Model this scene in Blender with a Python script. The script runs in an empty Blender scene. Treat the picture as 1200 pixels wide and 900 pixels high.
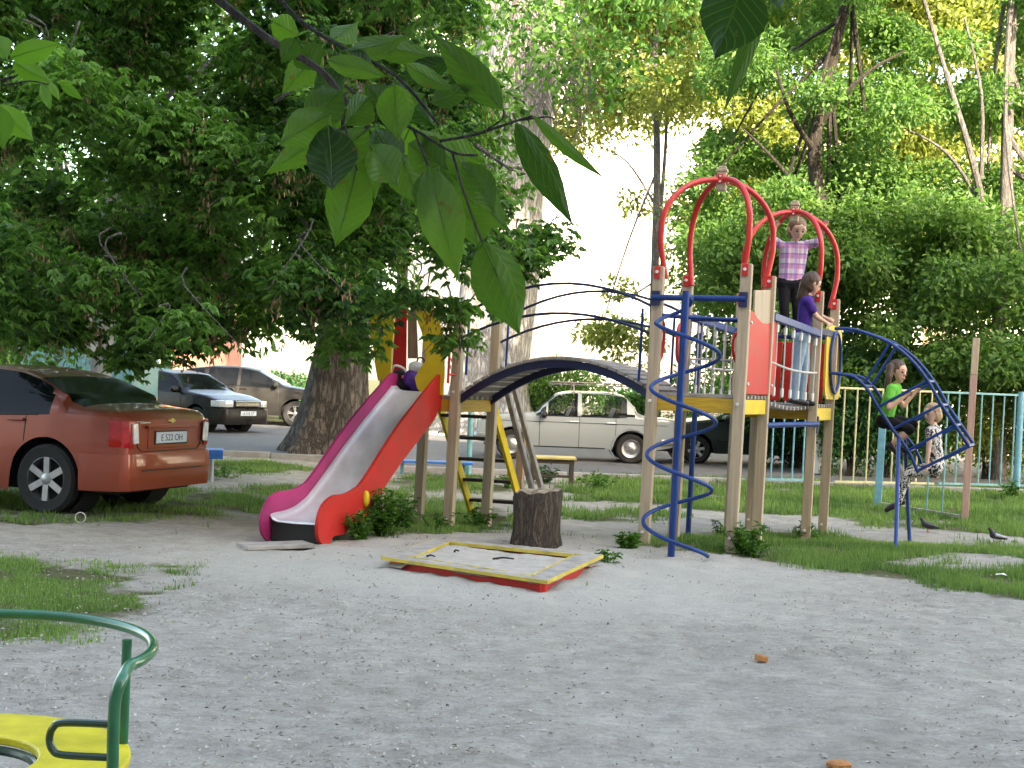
import bpy, bmesh, math, random
import numpy as np
from mathutils import Vector, Matrix, noise as mnoise
random.seed(7); RNG = np.random.default_rng(7)
PI = math.pi
scene = bpy.context.scene
COL = scene.collection
V = Vector

# ---------------------------------------------------------------- camera model
ROLL = math.radians(2.2); F = 1500.0; HC = 1.38
CR, SR = math.cos(ROLL), math.sin(ROLL)
def ray(px, py):
    a = (px-600)/F; b = (450-py)/F
    return a*CR - b*SR, a*SR + b*CR
def at(px, py, Y):
    u, v = ray(px, py)
    return V((u*Y, Y, HC + v*Y))
def sm(a, b, x):
    t = min(1, max(0, (x-a)/(b-a))); return t*t*(3-2*t)
def zg(x, y):
    return -0.14*sm(11.2, 13.6, y)*sm(-4.0, -1.6, x)
def G(px, py):
    u, v = ray(px, py); Y = 12.0
    for _ in range(30):
        Y = (zg(u*Y, Y)-HC)/v
    return V((u*Y, Y, zg(u*Y, Y)))
def onplane(px, py, p0, d):
    """where the sight line meets the upright plane through p0 along d"""
    u, v = ray(px, py)
    # p0 + t d = s (u,1)
    det = d.x*(-1) + d.y*u
    t = (p0.x*1 - p0.y*u)/det * 1.0
    t = (u*p0.y - p0.x)/(d.x - u*d.y)
    Y = p0.y + t*d.y
    return V((u*Y, Y, HC+v*Y))

cam_d = bpy.data.cameras.new('camera'); cam = bpy.data.objects.new('camera', cam_d); COL.objects.link(cam)
cam.location = (0, 0, HC); cam.rotation_euler = (PI/2, -ROLL, 0)
cam_d.sensor_fit = 'HORIZONTAL'; cam_d.sensor_width = 36; cam_d.lens = 36*F/1200
cam_d.clip_end = 2000; cam_d.clip_start = 0.05
scene.camera = cam

# ---------------------------------------------------------------- materials
def newmat(name):
    m = bpy.data.materials.new(name); m.use_nodes = True
    nt = m.node_tree; b = nt.nodes['Principled BSDF']
    return m, nt, b
def mat(name, col, rough=.6, metal=0, var=.0, scale=8., bump=0., bscale=60., spec=.5, coat=0, stretch=None, dirt=None, wear=0):
    m, nt, b = newmat(name); N = nt.nodes; L = nt.links
    b.inputs['Roughness'].default_value = rough; b.inputs['Metallic'].default_value = metal
    b.inputs['Specular IOR Level'].default_value = spec
    if coat: b.inputs['Coat Weight'].default_value = coat; b.inputs['Coat Roughness'].default_value = .08
    b.inputs['Base Color'].default_value = (*col, 1)
    tc = N.new('ShaderNodeTexCoord'); src = tc.outputs['Object']
    if stretch:
        mp = N.new('ShaderNodeMapping'); mp.inputs['Scale'].default_value = stretch; L.new(src, mp.inputs[0]); src = mp.outputs[0]
    if var:
        n = N.new('ShaderNodeTexNoise'); n.inputs['Scale'].default_value = scale; n.inputs['Detail'].default_value = 6; L.new(src, n.inputs['Vector'])
        r = N.new('ShaderNodeValToRGB'); r.color_ramp.elements[0].position = .3; r.color_ramp.elements[1].position = .7
        d = dirt or tuple(c*(1-var) for c in col)
        r.color_ramp.elements[0].color = (*d, 1); r.color_ramp.elements[1].color = (*[min(1, c*(1+var*.4)) for c in col], 1)
        L.new(n.outputs[0], r.inputs[0]); L.new(r.outputs[0], b.inputs['Base Color'])
        mr = N.new('ShaderNodeMapRange'); mr.inputs[3].default_value = rough*.8; mr.inputs[4].default_value = min(1, rough*1.25)
        L.new(n.outputs[0], mr.inputs[0]); L.new(mr.outputs[0], b.inputs['Roughness'])
    if wear:
        nw = N.new('ShaderNodeTexNoise'); nw.inputs['Scale'].default_value = 9; nw.inputs['Detail'].default_value = 9; nw.inputs['Roughness'].default_value = .75; L.new(tc.outputs['Object'], nw.inputs['Vector'])
        rw = N.new('ShaderNodeValToRGB'); rw.color_ramp.elements[0].position = .66-wear; rw.color_ramp.elements[1].position = .69-wear; rw.color_ramp.elements[0].color = (0, 0, 0, 1); rw.color_ramp.elements[1].color = (.8, .8, .8, 1)
        L.new(nw.outputs[0], rw.inputs[0]); xw_ = N.new('ShaderNodeMix'); xw_.data_type = 'RGBA'; L.new(rw.outputs[0], xw_.inputs[0])
        if b.inputs['Base Color'].links: L.new(b.inputs['Base Color'].links[0].from_socket, xw_.inputs[6])
        else: xw_.inputs[6].default_value = (*col, 1)
        xw_.inputs[7].default_value = (*[.35*c+.13 for c in col], 1); L.new(xw_.outputs[2], b.inputs['Base Color'])
    if bump:
        n2 = N.new('ShaderNodeTexNoise'); n2.inputs['Scale'].default_value = bscale; n2.inputs['Detail'].default_value = 5; L.new(src, n2.inputs['Vector'])
        bp = N.new('ShaderNodeBump'); bp.inputs['Strength'].default_value = bump; bp.inputs['Distance'].default_value = .02
        L.new(n2.outputs[0], bp.inputs['Height']); L.new(bp.outputs[0], b.inputs['Normal'])
    return m
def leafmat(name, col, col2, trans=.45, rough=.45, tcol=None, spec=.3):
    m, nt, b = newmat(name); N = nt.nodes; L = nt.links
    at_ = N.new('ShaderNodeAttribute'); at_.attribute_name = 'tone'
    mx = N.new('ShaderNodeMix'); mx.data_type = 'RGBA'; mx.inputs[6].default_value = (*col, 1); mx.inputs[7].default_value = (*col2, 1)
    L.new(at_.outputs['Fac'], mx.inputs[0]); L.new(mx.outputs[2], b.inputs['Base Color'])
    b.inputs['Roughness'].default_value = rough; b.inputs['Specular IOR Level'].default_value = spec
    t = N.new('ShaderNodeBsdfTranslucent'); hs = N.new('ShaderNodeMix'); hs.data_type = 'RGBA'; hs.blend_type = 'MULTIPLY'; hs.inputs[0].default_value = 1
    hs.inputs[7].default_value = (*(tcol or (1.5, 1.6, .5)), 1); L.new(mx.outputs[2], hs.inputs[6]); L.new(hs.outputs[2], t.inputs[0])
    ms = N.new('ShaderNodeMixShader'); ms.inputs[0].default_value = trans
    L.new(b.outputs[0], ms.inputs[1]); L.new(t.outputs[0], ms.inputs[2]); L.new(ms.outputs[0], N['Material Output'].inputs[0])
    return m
def glassmat(name, tint, mixf, rough=.03, spec=.7):
    m, nt, b = newmat(name); N = nt.nodes; L = nt.links
    b.inputs['Base Color'].default_value = (.01, .012, .014, 1); b.inputs['Roughness'].default_value = rough; b.inputs['Specular IOR Level'].default_value = spec
    t = N.new('ShaderNodeBsdfTransparent'); t.inputs[0].default_value = (*tint, 1)
    ms = N.new('ShaderNodeMixShader'); ms.inputs[0].default_value = mixf
    L.new(b.outputs[0], ms.inputs[1]); L.new(t.outputs[0], ms.inputs[2]); L.new(ms.outputs[0], N['Material Output'].inputs[0])
    return m
M = {}
M['timber'] = mat('planed_timber', (.47, .37, .26), .65, var=.22, scale=3, stretch=(14, 14, .8), bump=.25, bscale=18)
M['timber_brown'] = mat('stained_timber', (.26, .17, .11), .7, var=.3, scale=3, stretch=(14, 14, .8), bump=.25, bscale=18)
M['grey_plank'] = mat('weathered_planks', (.34, .31, .28), .8, var=.35, scale=9, bump=.4, bscale=40)
M['dark_plank'] = mat('dark_steps', (.06, .045, .035), .8, var=.3, scale=9, bump=.3)
M['yellow'] = mat('yellow_paint', (.70, .50, .03), .5, var=.18, scale=5, spec=.3, wear=.02)
M['dusty_yellow'] = mat('dusty_yellow_paint', (.58, .44, .08), .7, var=.35, scale=7, wear=.06)
M['mustard'] = mat('mustard_stained_ply', (.55, .33, .03), .5, var=.3, scale=4, stretch=(2, 2, 20))
M['red'] = mat('red_paint', (.52, .022, .018), .5, var=.18, scale=5, spec=.3, wear=.02)
M['redtube'] = mat('red_enamel', (.60, .022, .02), .35, var=.15, scale=9, coat=.15, wear=.03)
M['magenta'] = mat('magenta_glare_board', (.42, .03, .14), .5, var=.3, scale=3, spec=.3)  # purple-pink glare on the left slide side, put into its colour
M['blue'] = mat('blue_enamel', (.006, .042, .19), .42, var=.25, scale=10, spec=.3, wear=.03)
M['navy'] = mat('navy_paint', (.012, .02, .075), .5, var=.25, scale=10)
M['ltblue'] = mat('pale_blue_paint', (.13, .34, .43), .5, var=.25, scale=14)
M['teal'] = mat('turquoise_paint', (.14, .34, .36), .5, var=.3, scale=14)
M['cream'] = mat('cream_yellow_paint', (.50, .47, .28), .5, var=.25, scale=14)
M['green'] = mat('green_enamel', (.006, .13, .055), .3, var=.25, scale=16, coat=.4, wear=.03)
M['dkgreen'] = mat('dark_green_enamel', (.004, .035, .018), .35, var=.2, scale=16, coat=.3)
M['seatyellow'] = mat('seat_yellow_paint', (.60, .50, .015), .45, var=.3, scale=9, bump=.15, bscale=90, wear=.03)
M['steel'] = mat('polished_steel', (.88, .9, .93), .5, metal=.6, var=.15, scale=4, stretch=(2, .6, 1))
M['black'] = mat('black_plastic', (.012, .012, .013), .5)
M['rubber'] = mat('tyre_rubber', (.018, .018, .019), .8, var=.3, scale=20, bump=.3)
M['under'] = mat('car_underside', (.01, .01, .01), .9)
M['alloy'] = mat('alloy_rim', (.42, .43, .45), .35, metal=.8, var=.15, scale=20)
M['chrome'] = mat('chrome', (.7, .7, .7), .15, metal=1)
M['white'] = mat('white_plastic', (.75, .75, .72), .45, var=.1)
M['rope'] = mat('rope', (.55, .53, .5), .9, bump=.5, bscale=200)
M['plate'] = mat('plate_white', (.65, .72, .78), .4, var=.1, scale=20)
M['platetext'] = mat('plate_black', (.02, .02, .03), .5)
M['lamp'] = mat('lamp_glass', (.7, .72, .75), .12, metal=.3, var=.2, scale=30)
M['redlamp'] = mat('red_lamp', (.5, .005, .01), .12, coat=.8, var=.4, scale=30)
M['concrete'] = mat('concrete', (.42, .42, .43), .85, var=.2, scale=6, bump=.3, bscale=30)
M['kerb'] = mat('kerb_stone', (.33, .32, .31), .85, var=.25, scale=6, bump=.3)
M['skin'] = mat('skin', (.62, .36, .26), .5, var=.06)
M['skin2'] = mat('fair_skin', (.72, .46, .35), .5, var=.06)
M['darkeye'] = mat('dark_eye', (.03, .02, .015), .3)
M['lip'] = mat('lip', (.5, .16, .14), .5)
M['glass_dark'] = glassmat('tinted_glass', (.08, .08, .08), .35, spec=.22)
M['glass_rear'] = glassmat('dusty_rear_glass', (.2, .22, .21), .3, .15, spec=.4)
M['glass_clear'] = glassmat('clear_glass', (.92, .94, .93), .86, spec=.4)
M['bldg_white'] = mat('white_render_wall', (.8, .79, .76), .9, var=.06, scale=.5)
M['bldg_pink'] = mat('brick_red_wall', (.55, .25, .19), .9, var=.2, scale=2)
M['bldg_grey'] = mat('panel_wall', (.42, .41, .39), .9, var=.15, scale=.6, bump=.2)
M['roof_grey'] = mat('grey_roof_sheet', (.3, .31, .33), .6, var=.2)
M['pane'] = glassmat('window_glass', (.1, .1, .1), .05)
M['brick'] = mat('orange_brick', (.45, .19, .07), .85, var=.3, scale=20, bump=.5)

def barkmat(name, c1, c2, sc=5, depth=.06, stretch=(1, 1, .22)):
    m, nt, b = newmat(name); N = nt.nodes; L = nt.links
    tc = N.new('ShaderNodeTexCoord'); mp = N.new('ShaderNodeMapping'); mp.inputs['Scale'].default_value = stretch
    L.new(tc.outputs['Object'], mp.inputs[0])
    n = N.new('ShaderNodeTexNoise'); n.inputs['Scale'].default_value = sc*1.4; n.inputs['Detail'].default_value = 8; n.inputs['Roughness'].default_value = .7
    n.inputs['Distortion'].default_value = 1.2
    v = N.new('ShaderNodeTexVoronoi'); v.feature = 'DISTANCE_TO_EDGE'; v.inputs['Scale'].default_value = sc*2
    L.new(mp.outputs[0], n.inputs['Vector'])
    ad = N.new('ShaderNodeVectorMath'); ad.operation = 'MULTIPLY_ADD'; ad.inputs[1].default_value = (.25,)*3
    L.new(n.outputs['Color'], ad.inputs[0]); L.new(mp.outputs[0], ad.inputs[2]); L.new(ad.outputs[0], v.inputs['Vector'])
    mul = N.new('ShaderNodeMath'); mul.operation = 'MULTIPLY'; L.new(v.outputs['Distance'], mul.inputs[0]); mul.inputs[1].default_value = 3.5
    mul2 = N.new('ShaderNodeMath'); mul2.operation = 'MULTIPLY'; mul2.use_clamp = True; L.new(mul.outputs[0], mul2.inputs[0]); L.new(n.outputs[0], mul2.inputs[1])
    r = N.new('ShaderNodeValToRGB'); r.color_ramp.elements[0].color = (*c1, 1); r.color_ramp.elements[1].color = (*c2, 1)
    r.color_ramp.elements[0].position = .05; r.color_ramp.elements[1].position = .55
    L.new(mul2.outputs[0], r.inputs[0]); L.new(r.outputs[0], b.inputs['Base Color'])
    bp = N.new('ShaderNodeBump'); bp.inputs['Strength'].default_value = 1; bp.inputs['Distance'].default_value = depth
    L.new(mul2.outputs[0], bp.inputs['Height']); L.new(bp.outputs[0], b.inputs['Normal'])
    b.inputs['Roughness'].default_value = .9
    return m
M['bark'] = barkmat('furrowed_bark', (.045, .036, .03), (.24, .20, .17))
M['bark_pale'] = barkmat('pale_poplar_bark', (.2, .19, .185), (.52, .51, .5), 4, .05)
M['bark_dark'] = barkmat('dark_bark', (.02, .016, .013), (.10, .08, .065), 8, .03)
M['bark_grey'] = barkmat('grey_bark', (.10, .09, .085), (.32, .30, .28), 8, .03)
M['stumpside'] = barkmat('stump_side', (.04, .03, .022), (.22, .16, .11), 9, .03, (1, 1, .12))
M['stumptop'] = mat('stump_top', (.36, .29, .21), .9, var=.6, scale=14, bump=.8, bscale=30, dirt=(.08, .06, .05))
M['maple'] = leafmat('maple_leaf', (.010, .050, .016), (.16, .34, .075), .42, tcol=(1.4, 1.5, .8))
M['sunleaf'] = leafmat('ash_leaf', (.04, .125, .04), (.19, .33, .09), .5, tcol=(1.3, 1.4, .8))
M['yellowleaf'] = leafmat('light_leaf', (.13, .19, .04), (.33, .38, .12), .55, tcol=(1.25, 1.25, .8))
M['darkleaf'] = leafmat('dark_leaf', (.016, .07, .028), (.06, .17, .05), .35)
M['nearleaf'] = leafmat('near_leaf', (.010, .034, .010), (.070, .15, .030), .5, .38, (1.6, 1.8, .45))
def veins(m):
    nt = m.node_tree; N = nt.nodes; L = nt.links; b = N['Principled BSDF']; src = b.inputs['Base Color'].links[0].from_socket
    u = N.new('ShaderNodeAttribute'); u.attribute_name = 'lu'; v = N.new('ShaderNodeAttribute'); v.attribute_name = 'lv'
    def mt(op, a, c, d=None):
        n = N.new('ShaderNodeMath'); n.operation = op
        for i, q in enumerate((a, c, d)):
            if q is None: continue
            if isinstance(q, (int, float)): n.inputs[i].default_value = q
            else: L.new(q, n.inputs[i])
        return n.outputs[0]
    au = mt('ABSOLUTE', u.outputs['Fac'], 0); t = mt('FRACT', mt('SUBTRACT', mt('MULTIPLY', v.outputs['Fac'], 8.), mt('MULTIPLY', au, 2.2)), 0)
    d = mt('ABSOLUTE', mt('SUBTRACT', t, .5), 0); k = mt('LESS_THAN', d, .05); k2 = mt('LESS_THAN', au, .035); k = mt('MAXIMUM', k, k2); k = mt('MULTIPLY', k, .22)
    x = N.new('ShaderNodeMix'); x.data_type = 'RGBA'; L.new(k, x.inputs[0]); L.new(src, x.inputs[6]); x.inputs[7].default_value = (.13, .2, .05, 1)
    n = N.new('ShaderNodeTexNoise'); n.inputs['Scale'].default_value = 55; n.inputs['Detail'].default_value = 4; tc = N.new('ShaderNodeTexCoord'); L.new(tc.outputs['Object'], n.inputs['Vector'])
    r = N.new('ShaderNodeValToRGB'); r.color_ramp.elements[0].position = .66; r.color_ramp.elements[0].color = (0, 0, 0, 1); r.color_ramp.elements[1].position = .74; r.color_ramp.elements[1].color = (.8, .8, .8, 1); L.new(n.outputs[0], r.inputs[0])
    y = N.new('ShaderNodeMix'); y.data_type = 'RGBA'; L.new(r.outputs[0], y.inputs[0]); L.new(x.outputs[2], y.inputs[6]); y.inputs[7].default_value = (.10, .06, .02, 1)
    L.new(y.outputs[2], b.inputs['Base Color'])
    for l in list(nt.links):
        if l.from_socket == src and l.to_node not in (x,): dst = l.to_socket; nt.links.remove(l); L.new(y.outputs[2], dst)
    bp = N.new('ShaderNodeBump'); bp.inputs['Strength'].default_value = .5; bp.inputs['Distance'].default_value = .002; L.new(d, bp.inputs['Height']); L.new(bp.outputs[0], b.inputs['Normal'])
veins(M['nearleaf'])
M['springleaf'] = leafmat('spring_leaf', (.05, .13, .02), (.10, .22, .035), .5)
M['seed'] = leafmat('seed_keys', (.22, .12, .07), (.42, .29, .18), .35, tcol=(1.2, 1.1, .9))
M['grass'] = leafmat('grass_blade', (.08, .16, .045), (.22, .34, .10), .38, tcol=(1.3, 1.4, .9))
M['weed'] = leafmat('weed_leaf', (.03, .10, .02), (.09, .22, .035), .3)
M['litter'] = leafmat('dry_litter', (.2, .17, .13), (.55, .5, .42), .05, .8, (1, 1, 1))

# ---------------------------------------------------------------- mesh helpers
def tag(o, label=None, cat=None, group=None, kind=None):
    if label: o['label'] = label
    if cat: o['category'] = cat
    if group: o['group'] = group
    if kind: o['kind'] = kind
    return o
def empty(name, loc=(0, 0, 0), label=None, cat=None, group=None, rz=0):
    o = bpy.data.objects.new(name, None); COL.objects.link(o); o.location = loc; o.rotation_euler = (0, 0, rz)
    return tag(o, label, cat, group)
class MB:
    def __init__(s, xf=None): s.v = []; s.f = []; s.mi = []; s.xf = xf
    def add(s, vs, fs, mi=0):
        b = len(s.v); s.v += [tuple(v) for v in vs]; s.f += [tuple(i+b for i in f) for f in fs]; s.mi += [mi]*len(fs); return s
    def box(s, c, size, rot=None, mi=0):
        c = V(c); h = V(size)/2; vs = []
        for x in (-1, 1):
            for y in (-1, 1):
                for z in (-1, 1):
                    p = V((x*h.x, y*h.y, z*h.z))
                    if rot is not None: p = rot @ p
                    vs.append(c+p)
        return s.add(vs, [(0, 1, 3, 2), (4, 6, 7, 5), (0, 4, 5, 1), (2, 3, 7, 6), (0, 2, 6, 4), (1, 5, 7, 3)], mi)
    def beam(s, p0, p1, w, h, side=None, mi=0):
        """rectangular bar from p0 to p1, w across (along side), h the other way"""
        p0, p1 = V(p0), V(p1); d = (p1-p0).normalized()
        if side is None:
            side = d.cross(V((0, 0, 1)))
            if side.length < .05: side = V((1, 0, 0))
        side = V(side); side = (side - d*side.dot(d)).normalized(); up = side.cross(d)
        vs = []
        for p in (p0, p1):
            for a, b in ((-1, -1), (1, -1), (1, 1), (-1, 1)):
                vs.append(p + side*(a*w/2) + up*(b*h/2))
        return s.add(vs, [(0, 1, 2, 3), (7, 6, 5, 4), (0, 4, 5, 1), (1, 5, 6, 2), (2, 6, 7, 3), (3, 7, 4, 0)], mi)
    def tube(s, pts, r, n=10, cap=True, mi=0, closed=False):
        pts = [V(p) for p in pts]; m = len(pts)
        rs = r if isinstance(r, (list, tuple)) else [r]*m
        vs = []; up = None
        for i, p in enumerate(pts):
            if closed: d = pts[(i+1) % m]-pts[i-1]
            else: d = pts[min(i+1, m-1)]-pts[max(i-1, 0)]
            d.normalize()
            if up is None:
                up = V((0, 0, 1)) if abs(d.z) < .9 else V((1, 0, 0))
            up = (up - d*up.dot(d)); up.normalize(); sd = d.cross(up)
            for k in range(n):
                a = 2*PI*k/n; vs.append(p + (up*math.cos(a)+sd*math.sin(a))*rs[i])
        fs = []
        for i in range(m if closed else m-1):
            j = (i+1) % m
            for k in range(n):
                fs.append((i*n+k, i*n+(k+1) % n, j*n+(k+1) % n, j*n+k))
        if cap and not closed:
            fs.append(tuple(range(n-1, -1, -1))); fs.append(tuple((m-1)*n+k for k in range(n)))
        return s.add(vs, fs, mi)
    def prism(s, pts, off, mi=0):
        """flat outline extruded by vector off"""
        pts = [V(p) for p in pts]; n = len(pts); off = V(off)
        vs = [p-off/2 for p in pts]+[p+off/2 for p in pts]
        fs = [tuple(range(n-1, -1, -1)), tuple(range(n, 2*n))]+[(i, (i+1) % n, n+(i+1) % n, n+i) for i in range(n)]
        return s.add(vs, fs, mi)
    def lathe(s, prof, c=(0, 0, 0), axis='Z', n=24, mi=0, noise=0):
        c = V(c); vs = []; m = len(prof)
        for r, h in prof:
            for k in range(n):
                a = 2*PI*k/n; rr = r*(1+noise*mnoise.noise(V((math.cos(a)*1.7+c.x, math.sin(a)*1.7, h*.7))))
                if axis == 'Z': vs.append(c+V((rr*math.cos(a), rr*math.sin(a), h)))
                else: vs.append(c+V((rr*math.cos(a), h, rr*math.sin(a))))
        fs = [(i*n+k, i*n+(k+1) % n, (i+1)*n+(k+1) % n, (i+1)*n+k) for i in range(m-1) for k in range(n)]
        return s.add(vs, fs, mi)
    def ball(s, c, r, mi=0, n=10):
        r = (r, r, r) if not isinstance(r, (tuple, list)) else r; c = V(c); vs = []; fs = []
        m = n//2
        for i in range(m+1):
            t = PI*i/m
            for k in range(n):
                a = 2*PI*k/n; vs.append(c+V((r[0]*math.sin(t)*math.cos(a), r[1]*math.sin(t)*math.sin(a), r[2]*math.cos(t))))
        for i in range(m):
            for k in range(n): fs.append((i*n+k, (i+1)*n+k, (i+1)*n+(k+1) % n, i*n+(k+1) % n))
        return s.add(vs, fs, mi)
    def build(s, name, m, parent=None, smooth=False, bevel=0, merge=False):
        me = bpy.data.meshes.new(name)
        vs = [s.xf(V(v)) for v in s.v] if s.xf else s.v
        me.from_pydata([tuple(v) for v in vs], [], s.f)
        for q in (m if isinstance(m, (list, tuple)) else [m]): me.materials.append(q)
        if isinstance(m, (list, tuple)): me.polygons.foreach_set('material_index', s.mi)
        bm = bmesh.new(); bm.from_mesh(me)
        if merge or smooth: bmesh.ops.remove_doubles(bm, verts=bm.verts, dist=1e-5)
        bmesh.ops.recalc_face_normals(bm, faces=bm.faces); bm.to_mesh(me); bm.free()
        if smooth:
            me.polygons.foreach_set('use_smooth', [True]*len(me.polygons))
            try: me.set_sharp_from_angle(angle=math.radians(38))
            except Exception: pass
        o = bpy.data.objects.new(name, me); COL.objects.link(o)
        if parent: o.parent = parent
        if bevel:
            b = o.modifiers.new('bevel', 'BEVEL'); b.width = bevel; b.segments = 2; b.limit_method = 'ANGLE'
        return o
def cat_spline(pts, n=8):
    pts = [V(p) for p in pts]; out = []
    for i in range(len(pts)-1):
        p0 = pts[max(i-1, 0)]; p1 = pts[i]; p2 = pts[i+1]; p3 = pts[min(i+2, len(pts)-1)]
        for k in range(n):
            t = k/n
            out.append(.5*((2*p1)+(p2-p0)*t+(2*p0-5*p1+4*p2-p3)*t*t+(3*p1-p0-3*p2+p3)*t**3))
    out.append(pts[-1]); return out
def npmesh(name, verts, faces, m, parent=None, tone=None):
    """verts (N,3), faces (M,k) arrays -> object; tone per vertex"""
    k = faces.shape[1]; me = bpy.data.meshes.new(name)
    me.vertices.add(len(verts)); me.vertices.foreach_set('co', verts.astype(np.float32).ravel())
    me.loops.add(faces.size); me.loops.foreach_set('vertex_index', faces.astype(np.int32).ravel())
    me.polygons.add(len(faces)); me.polygons.foreach_set('loop_start', np.arange(0, faces.size, k, dtype=np.int32))
    me.polygons.foreach_set('loop_total', np.full(len(faces), k, dtype=np.int32))
    me.update(calc_edges=True)
    if tone is not None:
        a = me.attributes.new('tone', 'FLOAT', 'POINT'); a.data.foreach_set('value', tone.astype(np.float32))
    me.materials.append(m); o = bpy.data.objects.new(name, me); COL.objects.link(o)
    if parent: o.parent = parent
    return o
def unit(a): return a/np.maximum(np.linalg.norm(a, axis=1, keepdims=True), 1e-9)
def leaves(name, P, D, Nn, L, W, m, parent=None, tone=None, fold=.18, droop=.15):
    """folded pointed leaves: P base, D direction, Nn rough normal, L length, W width (arrays)"""
    n = len(P); D = unit(D); S = unit(np.cross(D, Nn)); U = np.cross(S, D)
    L = L[:, None]; W = W[:, None]
    b = P; tip = P+D*L-U*L*droop
    l = P+D*L*.42+S*W*.5+U*W*fold; r = P+D*L*.42-S*W*.5+U*W*fold
    l2 = P+D*L*.72+S*W*.3+U*(W*fold*.6-L*droop*.4); r2 = P+D*L*.72-S*W*.3+U*(W*fold*.6-L*droop*.4)
    mid = P+D*L*.55
    v = np.stack([b, l, l2, tip, r2, r], 1).reshape(-1, 3)
    i = np.arange(n)[:, None]*6
    f = np.concatenate([i+np.array([[0, 1, 2, 3]]), i+np.array([[0, 3, 4, 5]])], 0)
    t = np.repeat(RNG.random(n) if tone is None else tone, 6)
    return npmesh(name, v, f, m, parent, t)
def randdir(n, zs=1., zb=0.):
    d = RNG.normal(size=(n, 3)); d[:, 2] = d[:, 2]*zs+zb; return unit(d)
def clump_points(clumps, n):
    """clumps: (x,y,z,rx,ry,rz); points biased to the outer shell of each"""
    C = np.array(clumps, float); w = (C[:, 3]*C[:, 4]*C[:, 5])**(2/3.); w /= w.sum()
    k = RNG.choice(len(C), n, p=w); d = randdir(n); r = RNG.random(n)**.45
    # lumpy radius
    lump = 1+.22*np.sin(d[:, 0]*5+k)+.18*np.sin(d[:, 1]*7+2*k)*np.sin(d[:, 2]*6+k*1.3)
    return C[k, :3]+d*(r*lump)[:, None]*C[k, 3:6], d, k
def crown(name, clumps, n, L, W, m, parent, sub=0, tone_up=True):
    P, d, k = clump_points(clumps, n)
    out = d*.8+randdir(n)*.9; out[:, 2] -= .25
    Nn = randdir(n, 1, .9)
    kt = RNG.random(len(clumps))[k]
    tone = np.clip(.25*kt+.75*RNG.random(n), 0, 1)
    return leaves(name, P, out, Nn, L*(.6+.7*RNG.random(n)), W*(.6+.7*RNG.random(n)), m, parent, tone)
def sprays(name, P, L, W, m, parent, k=5, spread=1.0, tone=None):
    """compound leaves: k leaflets fanned round a stalk end, hanging"""
    n = len(P); az = RNG.random(n)*2*PI; D = np.stack([np.cos(az), np.sin(az), -.15-.5*RNG.random(n)], 1); D = unit(D)
    S = unit(np.cross(D, np.array([[0, 0, 1.]])+randdir(n)*.3)); U = np.cross(S, D)
    PP = []; DD = []; NN = []; LL = []; WW = []; T = []
    t0 = RNG.random(n) if tone is None else tone
    for j in range(k):
        a = (j-(k-1)/2)*spread*2/k
        q = 1-abs(a)*.25
        st = P+D*(L*.5*(1-abs(a)*.5))[:, None]
        PP.append(st); DD.append(D*math.cos(a)+S*math.sin(a)+randdir(n)*.12); NN.append(U+randdir(n)*.2)
        LL.append(L*q*(.7+.5*RNG.random(n))); WW.append(W*(.7+.5*RNG.random(n))); T.append(np.clip(t0+.15*RNG.normal(size=n), 0, 1))
    return leaves(name, np.concatenate(PP), np.concatenate(DD), np.concatenate(NN), np.concatenate(LL), np.concatenate(WW), m, parent, np.concatenate(T), droop=.25)
def limb(mb, pts, r0, r1, n=8, seg=5, jit=.0):
    q = cat_spline(pts, seg); m = len(q)
    if jit:
        q = [p+V((random.uniform(-jit, jit), random.uniform(-jit, jit), 0)) if 0 < i < m-1 else p for i, p in enumerate(q)]
    mb.tube(q, [r0+(r1-r0)*(i/(m-1))**.8 for i in range(m)], n)
def apply_mods(o):
    dg = bpy.context.evaluated_depsgraph_get(); me = bpy.data.meshes.new_from_object(o.evaluated_get(dg)); me.name = o.name
    o.modifiers.clear(); old = o.data; o.data = me; return o
def text_obj(name, s, size, m, parent, loc, rot, align='CENTER', depth=.002):
    cu = bpy.data.curves.new(name, 'FONT'); cu.body = s; cu.size = size; cu.extrude = depth; cu.align_x = align; cu.align_y = 'CENTER'
    t = bpy.data.objects.new(name, cu); COL.objects.link(t)
    dg = bpy.context.evaluated_depsgraph_get(); me = bpy.data.meshes.new_from_object(t.evaluated_get(dg))
    bpy.data.objects.remove(t); me.materials.clear(); me.materials.append(m)
    o = bpy.data.objects.new(name, me); COL.objects.link(o); o.parent = parent; o.location = loc; o.rotation_euler = rot
    return o
# ---------------------------------------------------------------- light
SUN_EL = math.radians(28); SD = V((.42, -.82, 0)).normalized()      # horizontal direction towards the sun
w = bpy.data.worlds.new('World'); scene.world = w; w.use_nodes = True
N_, L_ = w.node_tree.nodes, w.node_tree.links
sk = N_.new('ShaderNodeTexSky'); sk.sky_type = 'NISHITA'; sk.sun_disc = False; sk.sun_elevation = SUN_EL
sk.sun_rotation = math.atan2(SD.x, SD.y); sk.dust_density = 2.5; sk.air_density = 1.0
L_.new(sk.outputs[0], N_['Background'].inputs[0]); N_['Background'].inputs[1].default_value = .15
sd = bpy.data.lights.new('sun', 'SUN'); sd.energy = 2.7; sd.angle = math.radians(.55); sd.color = (1, .95, .86)
so = bpy.data.objects.new('sun', sd); COL.objects.link(so)
sdir = V((SD.x*math.cos(SUN_EL), SD.y*math.cos(SUN_EL), math.sin(SUN_EL)))
so.rotation_euler = sdir.to_track_quat('Z', 'Y').to_euler()
scene.view_settings.view_transform = 'Standard'; scene.view_settings.look = 'None'
scene.view_settings.gamma = 1; scene.view_settings.exposure = 3.05
scene.view_settings.use_white_balance = True; scene.view_settings.white_balance_temperature = 8500; scene.view_settings.white_balance_tint = 10
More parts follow.
